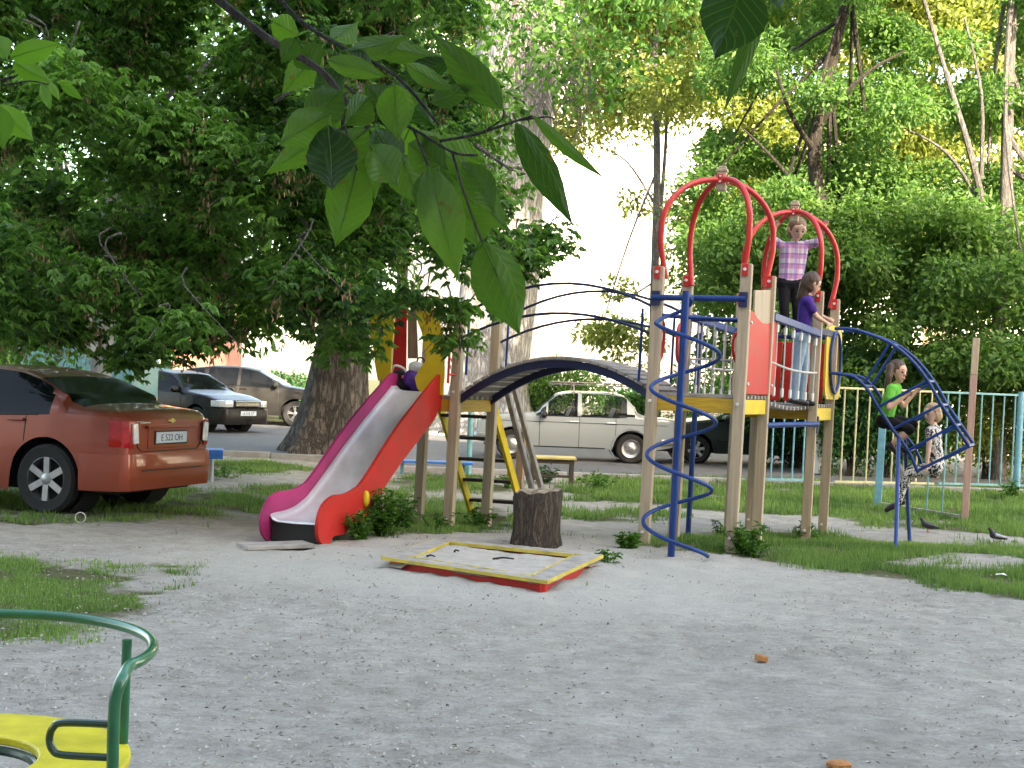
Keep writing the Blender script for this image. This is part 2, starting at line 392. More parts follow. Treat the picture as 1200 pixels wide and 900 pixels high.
scene.cycles.max_bounces = 7; scene.cycles.transparent_max_bounces = 12; scene.cycles.diffuse_bounces = 4; scene.cycles.transmission_bounces = 4

# ---------------------------------------------------------------- ground cover map (photo outline -> ground points)
def gpoly(pts): return [tuple(G(*p)[:2]) for p in pts]
def inpoly(x, y, poly):
    c = False; n = len(poly); j = n-1
    for i in range(n):
        xi, yi = poly[i]; xj, yj = poly[j]
        if (yi > y) != (yj > y) and x < (xj-xi)*(y-yi)/(yj-yi)+xi: c = not c
        j = i
    return c
GP = [gpoly(p) for p in (
    [(-400, 662), (0, 655), (80, 658), (170, 676), (225, 694), (205, 716), (150, 735), (60, 748), (-400, 760)],
    [(-500, 600), (0, 600), (60, 612), (150, 613), (230, 606), (330, 604), (400, 600), (470, 604), (500, 572), (420, 578), (350, 570), (230, 582), (230, 548), (-500, 548)],
    [(225, 541), (340, 541), (350, 553), (300, 557), (235, 556)],
    [(390, 642), (410, 632), (500, 628), (590, 624), (603, 600), (560, 590), (470, 588), (430, 600), (385, 628)],
    [(470, 572), (560, 580), (600, 576), (600, 562), (470, 556)],
    [(655, 574), (700, 559), (880, 560), (1500, 556), (1500, 650), (1200, 628), (1030, 618), (960, 606), (840, 600), (760, 588), (670, 586)],
    [(715, 645), (790, 640), (850, 650), (905, 652), (1000, 672), (1100, 681), (1200, 698), (1600, 760), (1600, 650), (1180, 641), (1040, 632), (960, 626), (850, 622), (740, 634)],
    [(660, 601), (760, 612), (780, 606), (700, 598)],
)]
HOLE = [gpoly([(1082, 652), (1140, 651), (1215, 657), (1400, 668), (1400, 680), (1180, 668), (1110, 664)])]
def grassy(x, y):
    q = V((x, y, 0)); wob = .55*mnoise.noise(q*.8)+.25*mnoise.noise(q*2.3)+.14*mnoise.noise(q*6.1)
    xx, yy = x+wob, y+wob*1.1
    acc = 0
    for dx, dy in ((0, 0), (.22, .1), (-.2, .16), (.05, -.3)):
        if any(inpoly(xx+dx, yy+dy*1.3, p) for p in GP) and not any(inpoly(xx+dx, yy+dy, p) for p in HOLE): acc += .25
    if acc: return acc*min(1, max(.15, .75+.9*mnoise.noise(q*1.1+V((9, 0, 0)))))
    if y > 37 or x > 14 and y > 10 and y < 21 or x < -16 and y < 21: return .9
    return max(0, min(.25, .5*mnoise.noise(q*.9+V((3, 3, 0)))-.12))
def frange(a, b, s):
    n = max(1, round((b-a)/s)); return [a+(b-a)*i/n for i in range(n)]
gx = frange(-900, -60, 120)+frange(-60, -20, 8)+frange(-20, -7, .5)+frange(-7, 7.5, .06)+frange(7.5, 20, .5)+frange(20, 60, 8)+frange(60, 901, 120)+[900]
gy = frange(-60, 0, 10)+frange(0, 2.5, .5)+frange(2.5, 9, .06)+frange(9, 15, .09)+frange(15, 24, .2)+frange(24, 60, 1.5)+frange(60, 1200, 100)+[1200]
nx, ny = len(gx), len(gy)
gv = np.zeros((nx*ny, 3)); gt = np.zeros(nx*ny); gs = np.zeros(nx*ny)
sandc = G(580, 662)
for j, y in enumerate(gy):
    for i, x in enumerate(gx):
        z = zg(x, y); k = j*nx+i
        if -8 < x < 9 and 2 < y < 22:
            q = V((x, y, 0))
            z += .014*mnoise.noise(q*2.3)+.008*mnoise.noise(q*6.5)
            if y < 12: z += .012*mnoise.noise(V((x*7, y*8, 0)))-.05*max(0, mnoise.noise(V((x*4.1, y*4.6, 8)))-.22)+.006*mnoise.noise(V((x*15, y*17, 3)))
            gt[k] = grassy(x, y)
            ds = math.hypot(x-sandc.x, (y-sandc.y)*1.2)
            gs[k] = sm(3.6, .8, ds) if ds < 3.6 else 0
            gs[k] = 1-sm(.8, 3.4, ds+.5*mnoise.noise(q*.8))
            z += .03*gs[k]*(.5+mnoise.noise(q*3.1+V((5, 0, 0))))
        elif y > 37 or abs(x) > 14: gt[k] = grassy(x, y)
        if 21.3 < y < 36: z = min(z, zg(x, y)-.02)
        gv[k] = (x, y, z)
jj, ii = np.meshgrid(np.arange(ny-1), np.arange(nx-1), indexing='ij'); a = (jj*nx+ii).ravel()
gf = np.stack([a, a+1, a+nx+1, a+nx], 1)
def groundmat():
    m, nt, b = newmat('sandy_soil_and_turf'); N = nt.nodes; L = nt.links
    tc = N.new('ShaderNodeTexCoord'); P = tc.outputs['Object']
    def noise(sc, det=6, rough=.6, vec=P):
        n = N.new('ShaderNodeTexNoise'); n.inputs['Scale'].default_value = sc; n.inputs['Detail'].default_value = det; n.inputs['Roughness'].default_value = rough; L.new(vec, n.inputs['Vector']); return n
    def ramp(src, st):
        r = N.new('ShaderNodeValToRGB'); e = r.color_ramp.elements
        while len(e) < len(st): e.new(.5)
        for q, (p, c) in zip(e, st): q.position = p; q.color = (*c, 1)
        L.new(src, r.inputs[0]); return r.outputs[0]
    def mix(f, A, B, bt='MIX'):
        x = N.new('ShaderNodeMix'); x.data_type = 'RGBA'; x.blend_type = bt
        if isinstance(f, float): x.inputs[0].default_value = f
        else: L.new(f, x.inputs[0])
        for s_, v_ in ((6, A), (7, B)):
            if isinstance(v_, tuple): x.inputs[s_].default_value = (*v_, 1)
            else: L.new(v_, x.inputs[s_])
        return x.outputs[2]
    n1, n2, n3 = noise(.55), noise(5, 8, .7), noise(45, 6, .75)
    mp = N.new('ShaderNodeMapping'); mp.inputs['Scale'].default_value = (9, 22, 1); L.new(P, mp.inputs[0])
    n4 = noise(1, 5, .65, mp.outputs[0])
    c = ramp(n1.outputs[0], [(.32, (.42, .395, .35)), (.68, (.54, .51, .455))])
    c = mix(.6, c, ramp(n2.outputs[0], [(.32, (.45, .43, .4)), (.66, (1, 1, 1))]), 'MULTIPLY')
    c = mix(.45, c, ramp(n3.outputs[0], [(.3, (.4, .38, .35)), (.62, (1, 1, 1)), (.8, (1.3, 1.3, 1.3))]), 'MULTIPLY')
    c = mix(.35, c, ramp(n4.outputs[0], [(.35, (.55, .52, .5)), (.55, (1, 1, 1))]), 'MULTIPLY')
    at1 = N.new('ShaderNodeAttribute'); at1.attribute_name = 'tone'
    at2 = N.new('ShaderNodeAttribute'); at2.attribute_name = 'sandy'
    c = mix(at2.outputs['Fac'], c, mix(.35, (.50, .475, .42), ramp(n3.outputs[0], [(.3, (.5, .5, .5)), (.7, (1, 1, 1))]), 'MULTIPLY'))
    vo = N.new('ShaderNodeTexVoronoi'); vo.inputs['Scale'].default_value = 38; L.new(P, vo.inputs['Vector'])
    fl = ramp(vo.outputs['Distance'], [(.06, (.8, .8, .8)), (.13, (0, 0, 0))])
    c = mix(fl, c, ramp(vo.outputs['Color'], [(.2, (.2, .17, .14)), (.4, (.36, .33, .29)), (.75, (.6, .57, .5))]))
    soil = ramp(n2.outputs[0], [(.35, (.055, .07, .025)), (.65, (.13, .12, .06))])
    g = N.new('ShaderNodeMath'); g.operation = 'MULTIPLY_ADD'; L.new(n3.outputs[0], g.inputs[0]); g.inputs[1].default_value = .7; g.inputs[2].default_value = -.35
    g2 = N.new('ShaderNodeMath'); g2.operation = 'ADD'; L.new(g.outputs[0], g2.inputs[0]); L.new(at1.outputs['Fac'], g2.inputs[1])
    gf_ = ramp(g2.outputs[0], [(.2, (0, 0, 0)), (.6, (1, 1, 1))])
    c = mix(gf_, c, soil)
    L.new(c, b.inputs['Base Color']); b.inputs['Roughness'].default_value = .95; b.inputs['Specular IOR Level'].default_value = .15
    ad = N.new('ShaderNodeMath'); ad.operation = 'ADD'; L.new(n3.outputs[0], ad.inputs[0]); L.new(n4.outputs[0], ad.inputs[1])
    bp = N.new('ShaderNodeBump'); bp.inputs['Strength'].default_value = .9; bp.inputs['Distance'].default_value = .02; L.new(ad.outputs[0], bp.inputs['Height']); L.new(bp.outputs[0], b.inputs['Normal'])
    return m
go = npmesh('ground', gv, gf, groundmat(), None, gt); tag(go, kind='structure')
a_ = go.data.attributes.new('sandy', 'FLOAT', 'POINT'); a_.data.foreach_set('value', gs.astype(np.float32))
go.data.polygons.foreach_set('use_smooth', [True]*len(go.data.polygons))

# road, kerb, far pavement
def asphalt():
    m = mat('worn_asphalt', (.13, .13, .135), .85, var=.25, scale=1.3, bump=.5, bscale=160); return m
rb = MB(); xs = frange(-45, 45, 1)+[45]
for i in range(len(xs)-1):
    x0, x1 = xs[i], xs[i+1]; z0, z1 = zg(x0, 30)+.004, zg(x1, 30)+.004
    rb.add([(x0, 21.6, z0), (x1, 21.6, z1), (x1, 35.6, z1), (x0, 35.6, z0)], [(0, 1, 2, 3)])
tag(rb.build('road', asphalt()), kind='structure')
kb = MB()
for side, yk in ((0, 21.5), (1, 35.7)):
    x = -40
    while x < 40:
        if not (side == 0 and 1.2 < x < 4.2 and False):
            z = zg(x+.5, yk); kb.box((x+.49, yk+random.uniform(-.01, .01), z-.03+(.0 if side else 0)), (.97, .14, .22))
        x += 1.0
tag(kb.build('kerb', M['kerb'], bevel=.012), kind='structure')

# grass blades
def scatter_grass(name, region, n, h, wd, thr=.2, lean=.5):
    (x0, x1, y0, y1) = region; P = []
    tries = 0
    while len(P) < n and tries < n*6:
        tries += 1
        # more blades nearer the viewer's side of the region
        y = y0+(y1-y0)*random.random(); x = x0+(x1-x0)*random.random()
        g = grassy(x, y)
        g *= max(0, min(1, .62+1.5*mnoise.noise(V((x*2.2, y*2.2, 4)))))
        if g > thr*random.uniform(.4, 1.6) and random.random() < g+.1: P.append((x, y, zg(x, y)-.005))
    P = np.array(P); k = len(P); d = randdir(k); d[:, 2] = 0; d = unit(d)*lean*RNG.random((k, 1)); d[:, 2] = 1
    hh = h*(.45+.9*RNG.random(k)); s = randdir(k); s[:, 2] = 0; s = unit(s)*wd*(.6+.8*RNG.random((k, 1)))
    d = unit(d)*hh[:, None]
    v = np.stack([P-s/2, P+s/2, P+d+s*.1], 1).reshape(-1, 3); f = np.arange(3*k).reshape(-1, 3)
    lump = np.array([mnoise.noise(V((p[0]*.8, p[1]*.8, 7))) for p in P[::1]])
    t = np.clip(.5+.8*lump+.25*RNG.normal(size=k), 0, 1)
    return tag(npmesh(name, v, f, M['grass'], None, np.repeat(t, 3)), 'short green grass growing in ragged patches on the sandy yard', 'grass', kind='stuff')
scatter_grass('grass', (-5.2, -1.2, 6.0, 10.4), 36000, .034, .007)
scatter_grass('grass', (-8, -.2, 10.8, 21.5), 60000, .06, .011)
scatter_grass('grass', (-.6, 8.5, 8.5, 13.8), 75000, .06, .009)
scatter_grass('grass', (0, 12, 13.8, 22.5), 80000, .09, .016)

# litter and pebbles over the sand
def scatter_flat(name, n, region, L, W, m, label, cat, power=1.6):
    x0, x1, y0, y1 = region
    y = y0+(y1-y0)*RNG.random(n)**power; x = (x0+(x1-x0)*RNG.random(n))*(.35+.65*(y-y0)/(y1-y0)) if False else (RNG.random(n)*2-1)*(.46*y+.3)
    keep = np.array([mnoise.noise(V((a*.6, b*.6, 11)))+.35*mnoise.noise(V((a*3, b*3, 5)))-.05*a-.06*(b-6) > random.uniform(-.45, .45) for a, b in zip(x, y)]); x, y = x[keep], y[keep]; n = len(x)
    z = np.array([zg(a, b) for a, b in zip(x, y)])+.006+.012*RNG.random(n)
    P = np.stack([x, y, z], 1); D = randdir(n, .25); Nn = np.tile([[0, 0, 1.]], (n, 1))+randdir(n)*.35
    return tag(leaves(name, P, D, Nn, L*(.4+1.1*RNG.random(n)), W*(.5+RNG.random(n)), m), label, cat, kind='stuff')
scatter_flat('leaf_litter', 24000, (-5, 6, 2.6, 11.5), .020, .011, M['litter'], 'dry seed husks and leaf bits scattered over the sand', 'leaf litter')
pk = 2600; yy = 2.6+8.5*RNG.random(pk)**1.5; xx = (RNG.random(pk)*2-1)*(.46*yy+.3); mb = MB()
for x, y in zip(xx, yy):
    r = random.uniform(.003, .011); mb.ball((x, y, zg(x, y)+.006), (r, r*random.uniform(.6, 1), r*.6), n=5)
tag(mb.build('gravel', mat('pebbles', (.42, .40, .37), .9, var=.5, scale=3)), 'small pale pebbles lying on the sandy ground', 'gravel', kind='stuff')

# ---------------------------------------------------------------- buildings
def building(name, x0, x1, y0, depth, h, wall, label, floors, nwin, face=-1, z0=0, wz=1.5, entrance=False, rot=0, roofm='roof_grey', pitched=False, ww=None):
    """block with a recessed window grid on its front; face=-1 looks to -Y"""
    r = empty(name, ((x0+x1)/2, y0, z0), label, 'building', rz=rot)
    W = x1-x0; yb = depth if face < 0 else -depth
    b = MB(); wh = h/floors; pitch = W/nwin; ww = ww or pitch*.42; t = .28; s = 1 if face < 0 else -1
    # front wall as piers and spandrels
    for k in range(nwin+1):
        xa = -W/2 + k*pitch - (pitch-ww)/2 if k else -W/2
        xb = -W/2 + k*pitch + (pitch-ww)/2 if k < nwin else W/2
        b.box(((xa+xb)/2, s*t/2, h/2), (xb-xa, t, h))
    for f_ in range(floors+1):
        za = f_*wh-(wh-wz)*.5 if f_ else 0; zb_ = f_*wh+(wh-wz)*.5 if f_ < floors else h
        for k in range(nwin):
            xc = -W/2+(k+.5)*pitch; b.box((xc, s*t/2, (za+zb_)/2), (ww, t-.004, zb_-za))
    b.box((0, s*(t+(depth-t)/2), h/2), (W-.01, depth-t, h-.01))
    b.build('wall', wall, r)
    for f_ in range(floors):
        for k in range(nwin):
            xc = -W/2+(k+.5)*pitch; zc = (f_+.5)*wh; fr = MB()
            for dx in (-ww/2+.04, ww/2-.04, 0): fr.box((xc+dx, s*.17, zc), (.07, .06, wz-.01))
            for dz in (-wz/2+.04, wz/2-.04): fr.box((xc, s*.17, zc+dz), (ww-.02, .058, .07))
            fr.box((xc, s*-.04, zc-wz/2-.03), (ww+.1, .16, .04))
            w_ = fr.build('window', M['white'], r)
            MB().box((xc, s*.20, zc), (ww-.03, .02, wz-.03)).build('pane', M['pane'], w_)
    rf = MB()
    if pitched:
        rf.prism([(-W/2-.4, -s*.5, h), (-W/2-.4, s*(depth+.5), h), (-W/2-.4, s*depth/2, h+depth*.28)], (0, 0, 0)); rf = MB()
        A = [V((-W/2-.4, -s*.5, h)), V((-W/2-.4, s*(depth+.5), h)), V((-W/2-.4, s*depth/2, h+depth*.28))]
        rf.add([*A, *[p+V((W+.8, 0, 0)) for p in A]], [(0, 1, 2), (5, 4, 3), (0, 2, 5, 3), (1, 4, 5, 2), (0, 3, 4, 1)])
    else:
        rf.box((0, s*depth/2, h+.15), (W+.5, depth+.5, .3))
    rf.build('roof', M[roofm], r)
    return r
building('apartment_building', -46, 40, -9.5, 11, 24.5, M['bldg_grey'], 'eight storey grey panel block added out of view behind the viewpoint to shade the yard', 8, 18, face=1)  # block out of view, added and sized so its shadow covers the yard
r = empty('apartment_building', (2, 60, 0), 'blank white rendered end wall of an apartment block far behind the bridge', 'building')
b = MB(); b.box((0, 8, 9), (15, 16, 18)); b.build('wall', M['bldg_white'], r)
b = MB(); b.box((0, 8, 18.2), (15.8, 16.8, .4)); b.build('roof', M['roof_grey'], r)
b = MB(); b.box((0, -.05, .3), (15.1, .12, .6)); b.build('plinth', M['bldg_grey'], r)
building('apartment_building', 14, 60, 66, 12, 15, M['bldg_white'], 'long white apartment block hidden behind the right hand trees', 5, 15)
building('brick_house', -26, -12.5, 50, 9, 6.0, M['bldg_pink'], 'low reddish brick house seen through leaves behind the parked cars', 2, 5, pitched=True, z0=0)
building('garage', 20, 44, 44, 6, 3.0, M['bldg_white'], 'long low whitewashed garage row behind the hedge at right', 1, 7, wz=.6)
# turquoise kiosk and fence at left
kc = at(88, 440, 27); r = empty('kiosk', (kc.x, 27, 0), 'turquoise wooden kiosk behind the utility pole and the red car', 'kiosk')
b = MB(); b.box((0, 1, 1.15), (2.4, 2, 2.3)); b.build('wall', M['teal'], r)
b = MB()
for k in range(13): b.box((-1.2+.2*k, -.012, 1.15), (.03, .03, 2.28))
b.build('batten', M['teal'], r)
b = MB(); b.box((0, 1, 2.36), (2.8, 2.4, .1)); b.build('roof', M['roof_grey'], r)
kc = G(188, 497); r = empty('low_fence', (0, 0, 0), 'low turquoise picket fence beside the black car front', 'fence')
b = MB(); fy = 31.5; xa, xb = at(110, 450, fy).x, at(196, 450, fy).x
n = 16
for k in range(n): b.box((xa+(xb-xa)*k/(n-1), fy, .8), (.09, .03, 1.3))
b.build('picket', M['teal'], r)
b = MB(); [b.box(((xa+xb)/2, fy+.04, z), (xb-xa, .05, .08)) for z in (.4, 1.2)]; b.build('rail', M['teal'], r)
# utility pole behind the red car
pp = at(114, 440, 17.5); b = MB(); r = empty('utility_pole', (pp.x, 17.5, 0), 'grey concrete utility pole rising behind the red car into leaves', 'pole')
b.tube([(0, 0, -.2), (.12, 0, 4), (.25, 0, 9)], [.15, .135, .11], 16); b.build('shaft', M['concrete'], r, smooth=True)
b = MB(); b.box((-.03, -.146, 1.62), (.2, .008, .16)); b.box((-.09, -.144, 1.9), (.1, .006, .5)); b.build('paper_notice', M['white'], r)
# ---------------------------------------------------------------- trees
def tree(name, label, base, pts, r0, r1, bark, limbs, clumps, n, L, W, lm, group=None, flare=0, cat='tree', nl=8):
    r = empty(name, base, label, cat, group); B = V(base)
    mb = MB(); q = cat_spline([V(p)-B for p in pts], 8); m = len(q)
    rs = [r0+(r1-r0)*(i/(m-1)) for i in range(m)]
    if flare:
        for i in range(m): rs[i] += flare*math.exp(-max(0, q[i].z)*1.6)
    N_ = 28 if r0 > .3 else 12
    mb.tube(q, rs, N_)
    if r0 > .3:   # buttressed, lumpy trunk
        for i in range(m):
            for k in range(N_):
                a = 2*PI*k/N_; v = V(mb.v[i*N_+k]); d = (v-q[i]); s = 1+(.05+.16*math.exp(-q[i].z*1.2))*math.sin(a*5+q[i].z*.4)+.05*math.sin(a*3-q[i].z)
                mb.v[i*N_+k] = tuple(q[i]+d*s)
    mb.build('trunk', bark, r, smooth=True)
    mb = MB()
    for l in limbs: limb(mb, [V(p)-B for p in l[0]], l[1], l[2], 8)
    top = q[-1]
    for k in range(nl):
        c = clumps[(k*7) % len(clumps)]; p = q[random.randint(m//2, m-1)]; e = V(c[:3])-B
        if (e-p).length < 9: limb(mb, [p, p.lerp(e, .5)+V((random.uniform(-.4, .4), random.uniform(-.4, .4), random.uniform(0, .6))), e], r1*.7, .015, 6, 4)
    if mb.v: mb.build('limb', bark, r, smooth=True)
    cl = [(c[0]-B.x, c[1]-B.y, c[2]-B.z, *c[3:]) for c in clumps]
    if n: crown('crown', cl, n, L, W, lm, r)
    return r
def pxclump(px, py, Y, rx, rz=None, ry=None):
    p = at(px, py, Y); return (p.x, p.y, p.z, rx, ry or rx, rz or rx*.8)

# 1 big maple: thick trunk behind the slide, crown reaching forward over the red car
tb = G(410, 524); tb = V((tb.x, 23.2, 0))
crp = [(-150, -150), (575, -150), (565, 60), (600, 180), (650, 290), (600, 345), (560, 365), (510, 356), (470, 350), (435, 425), (400, 430), (350, 372), (290, 392), (230, 405), (170, 446), (115, 398), (60, 402), (-150, 395)]
cl = []; tries = 0
while len(cl) < 150 and tries < 20000:
    tries += 1
    px, py = random.uniform(-140, 650), random.uniform(-140, 445)
    if not inpoly(px, py, crp): continue
    Y = random.uniform(10.2, 14.6) if px < 560 else random.uniform(12, 16)
    rr = random.uniform(.32, .62)
    # keep clump bottoms above the outline
    if not inpoly(px, py+rr*.45*F/Y, crp): continue
    cl.append(pxclump(px, py, Y, rr, rr*.55))
for px, py, Y in ((20, 380, 11), (90, 385, 11.5), (160, 415, 11.5), (215, 400, 12), (260, 385, 12.5), (320, 372, 13), (412, 405, 11.6), (456, 352, 11.5), (500, 350, 11.4), (540, 364, 11.5), (532, 395, 11.6), (40, 330, 11.5), (120, 350, 12), (200, 340, 12.5), (290, 330, 13), (370, 340, 12.5), (395, 390, 12.5), (640, 275, 15), (610, 310, 14.5)):
    cl.append(pxclump(px, py, Y, .30 if 440 < px < 560 else .36, .13 if 440 < px < 560 else .2))
fore = list(cl)
back = []
for k in range(60):
    d = randdir(1)[0]
    if d[0] > .1 and d[1] < .1: continue
    back.append((-3.6+6.2*d[0], 19.5+6*d[1], 9.0+3.6*d[2], 1.5, 1.5, 1.0))
for px, py, Y in ((-40, 330, 17), (60, 340, 18), (150, 350, 18), (240, 330, 19), (120, 250, 17), (220, 230, 18), (320, 240, 18), (20, 200, 17), (-60, 120, 16), (380, 180, 18), (430, 280, 19), (300, 100, 17), (480, 100, 18), (-60, 220, 16), (160, 160, 18), (220, 40, 18), (60, 40, 17), (400, 40, 18), (300, 330, 20), (-20, 400, 17.5), (100, 300, 20), (360, 300, 20), (420, 120, 20), (500, 220, 20), (180, 300, 17), (40, 280, 16), (330, 170, 16.5), (470, 20, 19), (540, 120, 21)):
    if px < 430 or py > 150: back.append(pxclump(px, py+20, Y+2.5, 1.2, .9))
    back.append(pxclump(px, py, Y, 1.0, .7))
for k in range(16): back.append((random.uniform(-5.5, -.8), random.uniform(19.5, 23.5), random.uniform(4.8, 7.2), 1.2, 1.2, .7))  # extra clumps hidden behind the front foliage, added to shade the parked cars
mp = [(tb.x, tb.y, -.1), (tb.x+.1, tb.y, 1.4), (tb.x+.35, tb.y-.2, 3.6), (tb.x+.5, tb.y-.6, 6.5), (tb.x+.3, tb.y-1, 10)]
lims = []
for px, py, Y, r_ in ((60, 150, 12, .13), (200, 250, 12.5, .12), (320, 120, 12, .13), (520, 200, 13, .12), (120, 340, 12, .09), (450, 330, 12.5, .08), (600, 200, 15, .09), (20, 320, 12, .09)):
    e = at(px, py, Y); lims.append(([V((tb.x+.45, tb.y-.5, 5.6)), V((tb.x*.6+e.x*.4, tb.y*.6+e.y*.4, max(6.2, e.z+1.5))), V((tb.x*.2+e.x*.8, tb.y*.2+e.y*.8, e.z+.7)), e], r_, .012))
TR = tree('maple_tree', 'huge leafy maple with thick furrowed trunk behind the slide, crown spreading over the red car', tb, mp, .56, .30, M['bark'], lims, back, 64000, .16, .09, M['maple'], flare=.30, nl=14)
B = TR.location
P, d, k = clump_points([(c[0]-B.x, c[1]-B.y, c[2]-B.z, *c[3:]) for c in fore], 34000)
tn = np.clip(.55*RNG.random(len(fore))[k]+.5*RNG.random(len(P)), 0, 1)
sprays('foliage', P, np.full(len(P), .10), np.full(len(P), .042), M['maple'], TR, 5, 1.05, tn)
P2, d, k = clump_points([(c[0]-B.x, c[1]-B.y, c[2]-B.z-.08, c[3]*.8, c[4]*.8, c[5]*.8) for c in fore if random.random() < .7], 900)
PP = np.repeat(P2, 16, 0)+RNG.normal(size=(len(P2)*16, 3))*[[.03, .03, .07]]
n = len(PP); D = randdir(n)*.35; D[:, 2] = -1
leaves('seed_cluster', PP, D, randdir(n), .05+.02*RNG.random(n), np.full(n, .016), M['seed'], TR)
mb = MB()
for c in fore[::2]:
    e = V(c[:3])-B
    for _ in range(3):
        s = e+V((random.uniform(-.3, .3), random.uniform(-.3, .3), random.uniform(.1, .5)))
        limb(mb, [s, (s+e)/2+V((0, 0, .08)), e+V((random.uniform(-.5, .5), random.uniform(-.5, .5), -.15))], .012, .003, 5, 3)
tag(mb.build('twig', M['bark_grey'], TR), kind='stuff')

# 2 pale poplar, thick trunk rising behind the bridge
pb = at(572, 470, 37); pbz = V((pb.x, 37, -.1))
pts = [pbz, at(575, 440, 37), at(585, 300, 37), at(602, 120, 37), at(618, -60, 36.8), at(640, -260, 36.5)]
cl = [pxclump(x, y, 36.5, 2.8, 2.0) for x, y in ((600, -200), (700, -260), (480, -200), (560, -330), (680, -120), (440, -80), (760, -180))]
PT = tree('poplar_tree', 'very thick pale grey poplar trunk rising behind the arched bridge', pbz, pts, 1.0, 1.28, M['bark_pale'], [([at(620, 30, 37), at(680, -60, 36.5), at(740, -160, 36)], .55, .14), ([at(600, 80, 37), at(560, -40, 36), at(500, -180, 35.5)], .5, .14)], cl, 12000, .16, .11, M['sunleaf'], flare=.5, nl=5)
mb = MB(); B = pbz       # drooping bare twigs along its right side
for k in range(170):
    s = at(random.uniform(600, 700), random.uniform(-60, 110), random.uniform(34.6, 35.6))-B
    e = s+V((random.uniform(-.6, 1.0), random.uniform(-.3, .3), random.uniform(-2.2, -.7)))
    limb(mb, [s, (s+e)/2+V((random.uniform(-.3, .4), 0, .2)), e], .024, .008, 4, 3)
tag(mb.build('twig', M['bark_grey'], PT), kind='stuff')

# 3 trees behind the play towers and the fence
def bgtree(label, base, path, r0, r1, bark, cls, n, L, W, lm, limbs=(), nl=8):
    return tree('leafy_tree', label, base, path, r0, r1, bark, list(limbs), cls, n, L, W, lm, 'trees behind the playground', nl=nl)
def rnd_clumps(poly, n, Y0, Y1, r0, r1, flat=.7):
    out = []; xs_ = [p[0] for p in poly]; ys_ = [p[1] for p in poly]
    while len(out) < n:
        px, py = random.uniform(min(xs_), max(xs_)), random.uniform(min(ys_), max(ys_))
        if inpoly(px, py, poly):
            r_ = random.uniform(r0, r1); out.append(pxclump(px, py, random.uniform(Y0, Y1), r_, r_*flat))
    return out
b1 = at(768, 480, 31); b1.z = -.1
bgtree('slender pale birch-like tree with thin twin stems left of the red arches', b1, [b1, at(766, 380, 31), at(770, 200, 31), at(768, 40, 31), at(780, -120, 31)], .13, .05, M['bark_grey'],
       rnd_clumps([(690, -100), (830, -100), (800, 120), (690, 130)], 22, 29, 33, .7, 1.2)+rnd_clumps([(700, 250), (760, 230), (765, 440), (690, 430)], 10, 30, 32, .35, .6), 20000, .15, .08, M['yellowleaf'],
       [([at(766, 330, 31), at(778, 200, 31), at(784, 90, 31)], .07, .03), ([at(768, 240, 31), at(735, 190, 31), at(700, 170, 31)], .04, .01), ([at(767, 330, 31), at(730, 350, 31), at(690, 345, 31)], .03, .008)])
b2 = at(955, 480, 25.5); b2.z = -.14
bgtree('dark-stemmed leafy tree whose forked stem rises above the arch with the standing girl', b2, [b2, at(958, 380, 25.5), at(960, 250, 25.5), at(955, 170, 25.5), at(975, 70, 25.4), at(998, -30, 25), at(1010, -160, 25)], .19, .08, M['bark_dark'],
       rnd_clumps([(830, 180), (1090, 190), (1090, 445), (880, 455), (800, 330)], 60, 24, 28, .55, 1.05, .5)+rnd_clumps([(820, -120), (1080, -120), (1060, 180), (840, 180)], 46, 24, 29, .5, 1.0, .5), 85000, .13, .075, M['sunleaf'],
       [([at(957, 180, 25.5), at(925, 130, 25), at(905, 60, 25)], .07, .02), ([at(958, 250, 25.5), at(910, 190, 25), at(870, 150, 25)], .06, .015), ([at(957, 150, 25.5), at(1010, 90, 25), at(1060, 60, 25)], .06, .02)], nl=12)
b3 = at(1172, 500, 25.2); b3.z = -.14
bgtree('grey-stemmed tree at the right edge with bare crossing branches', b3, [b3, at(1170, 400, 25.2), at(1178, 250, 25.2), at(1182, 100, 25.2), at(1190, -80, 25.2)], .16, .09, M['bark_grey'],
       rnd_clumps([(1080, -120), (1420, -120), (1420, 160), (1100, 150)], 38, 24, 29, .55, 1.0, .5)+rnd_clumps([(1060, 220), (1400, 200), (1400, 450), (1070, 425)], 52, 23.5, 28, .55, 1.0, .5), 75000, .13, .075, M['sunleaf'],
       [([at(1172, 330, 25.2), at(1140, 190, 24.5), at(1110, 90, 24.5), at(1080, -10, 24.5)], .09, .03), ([at(1150, 240, 24.8), at(1110, 180, 24.5), at(1060, 150, 24.5)], .05, .015), ([at(1150, 210, 24.7), at(1150, 110, 24.5), at(1130, 20, 24.5)], .05, .02)], nl=12)
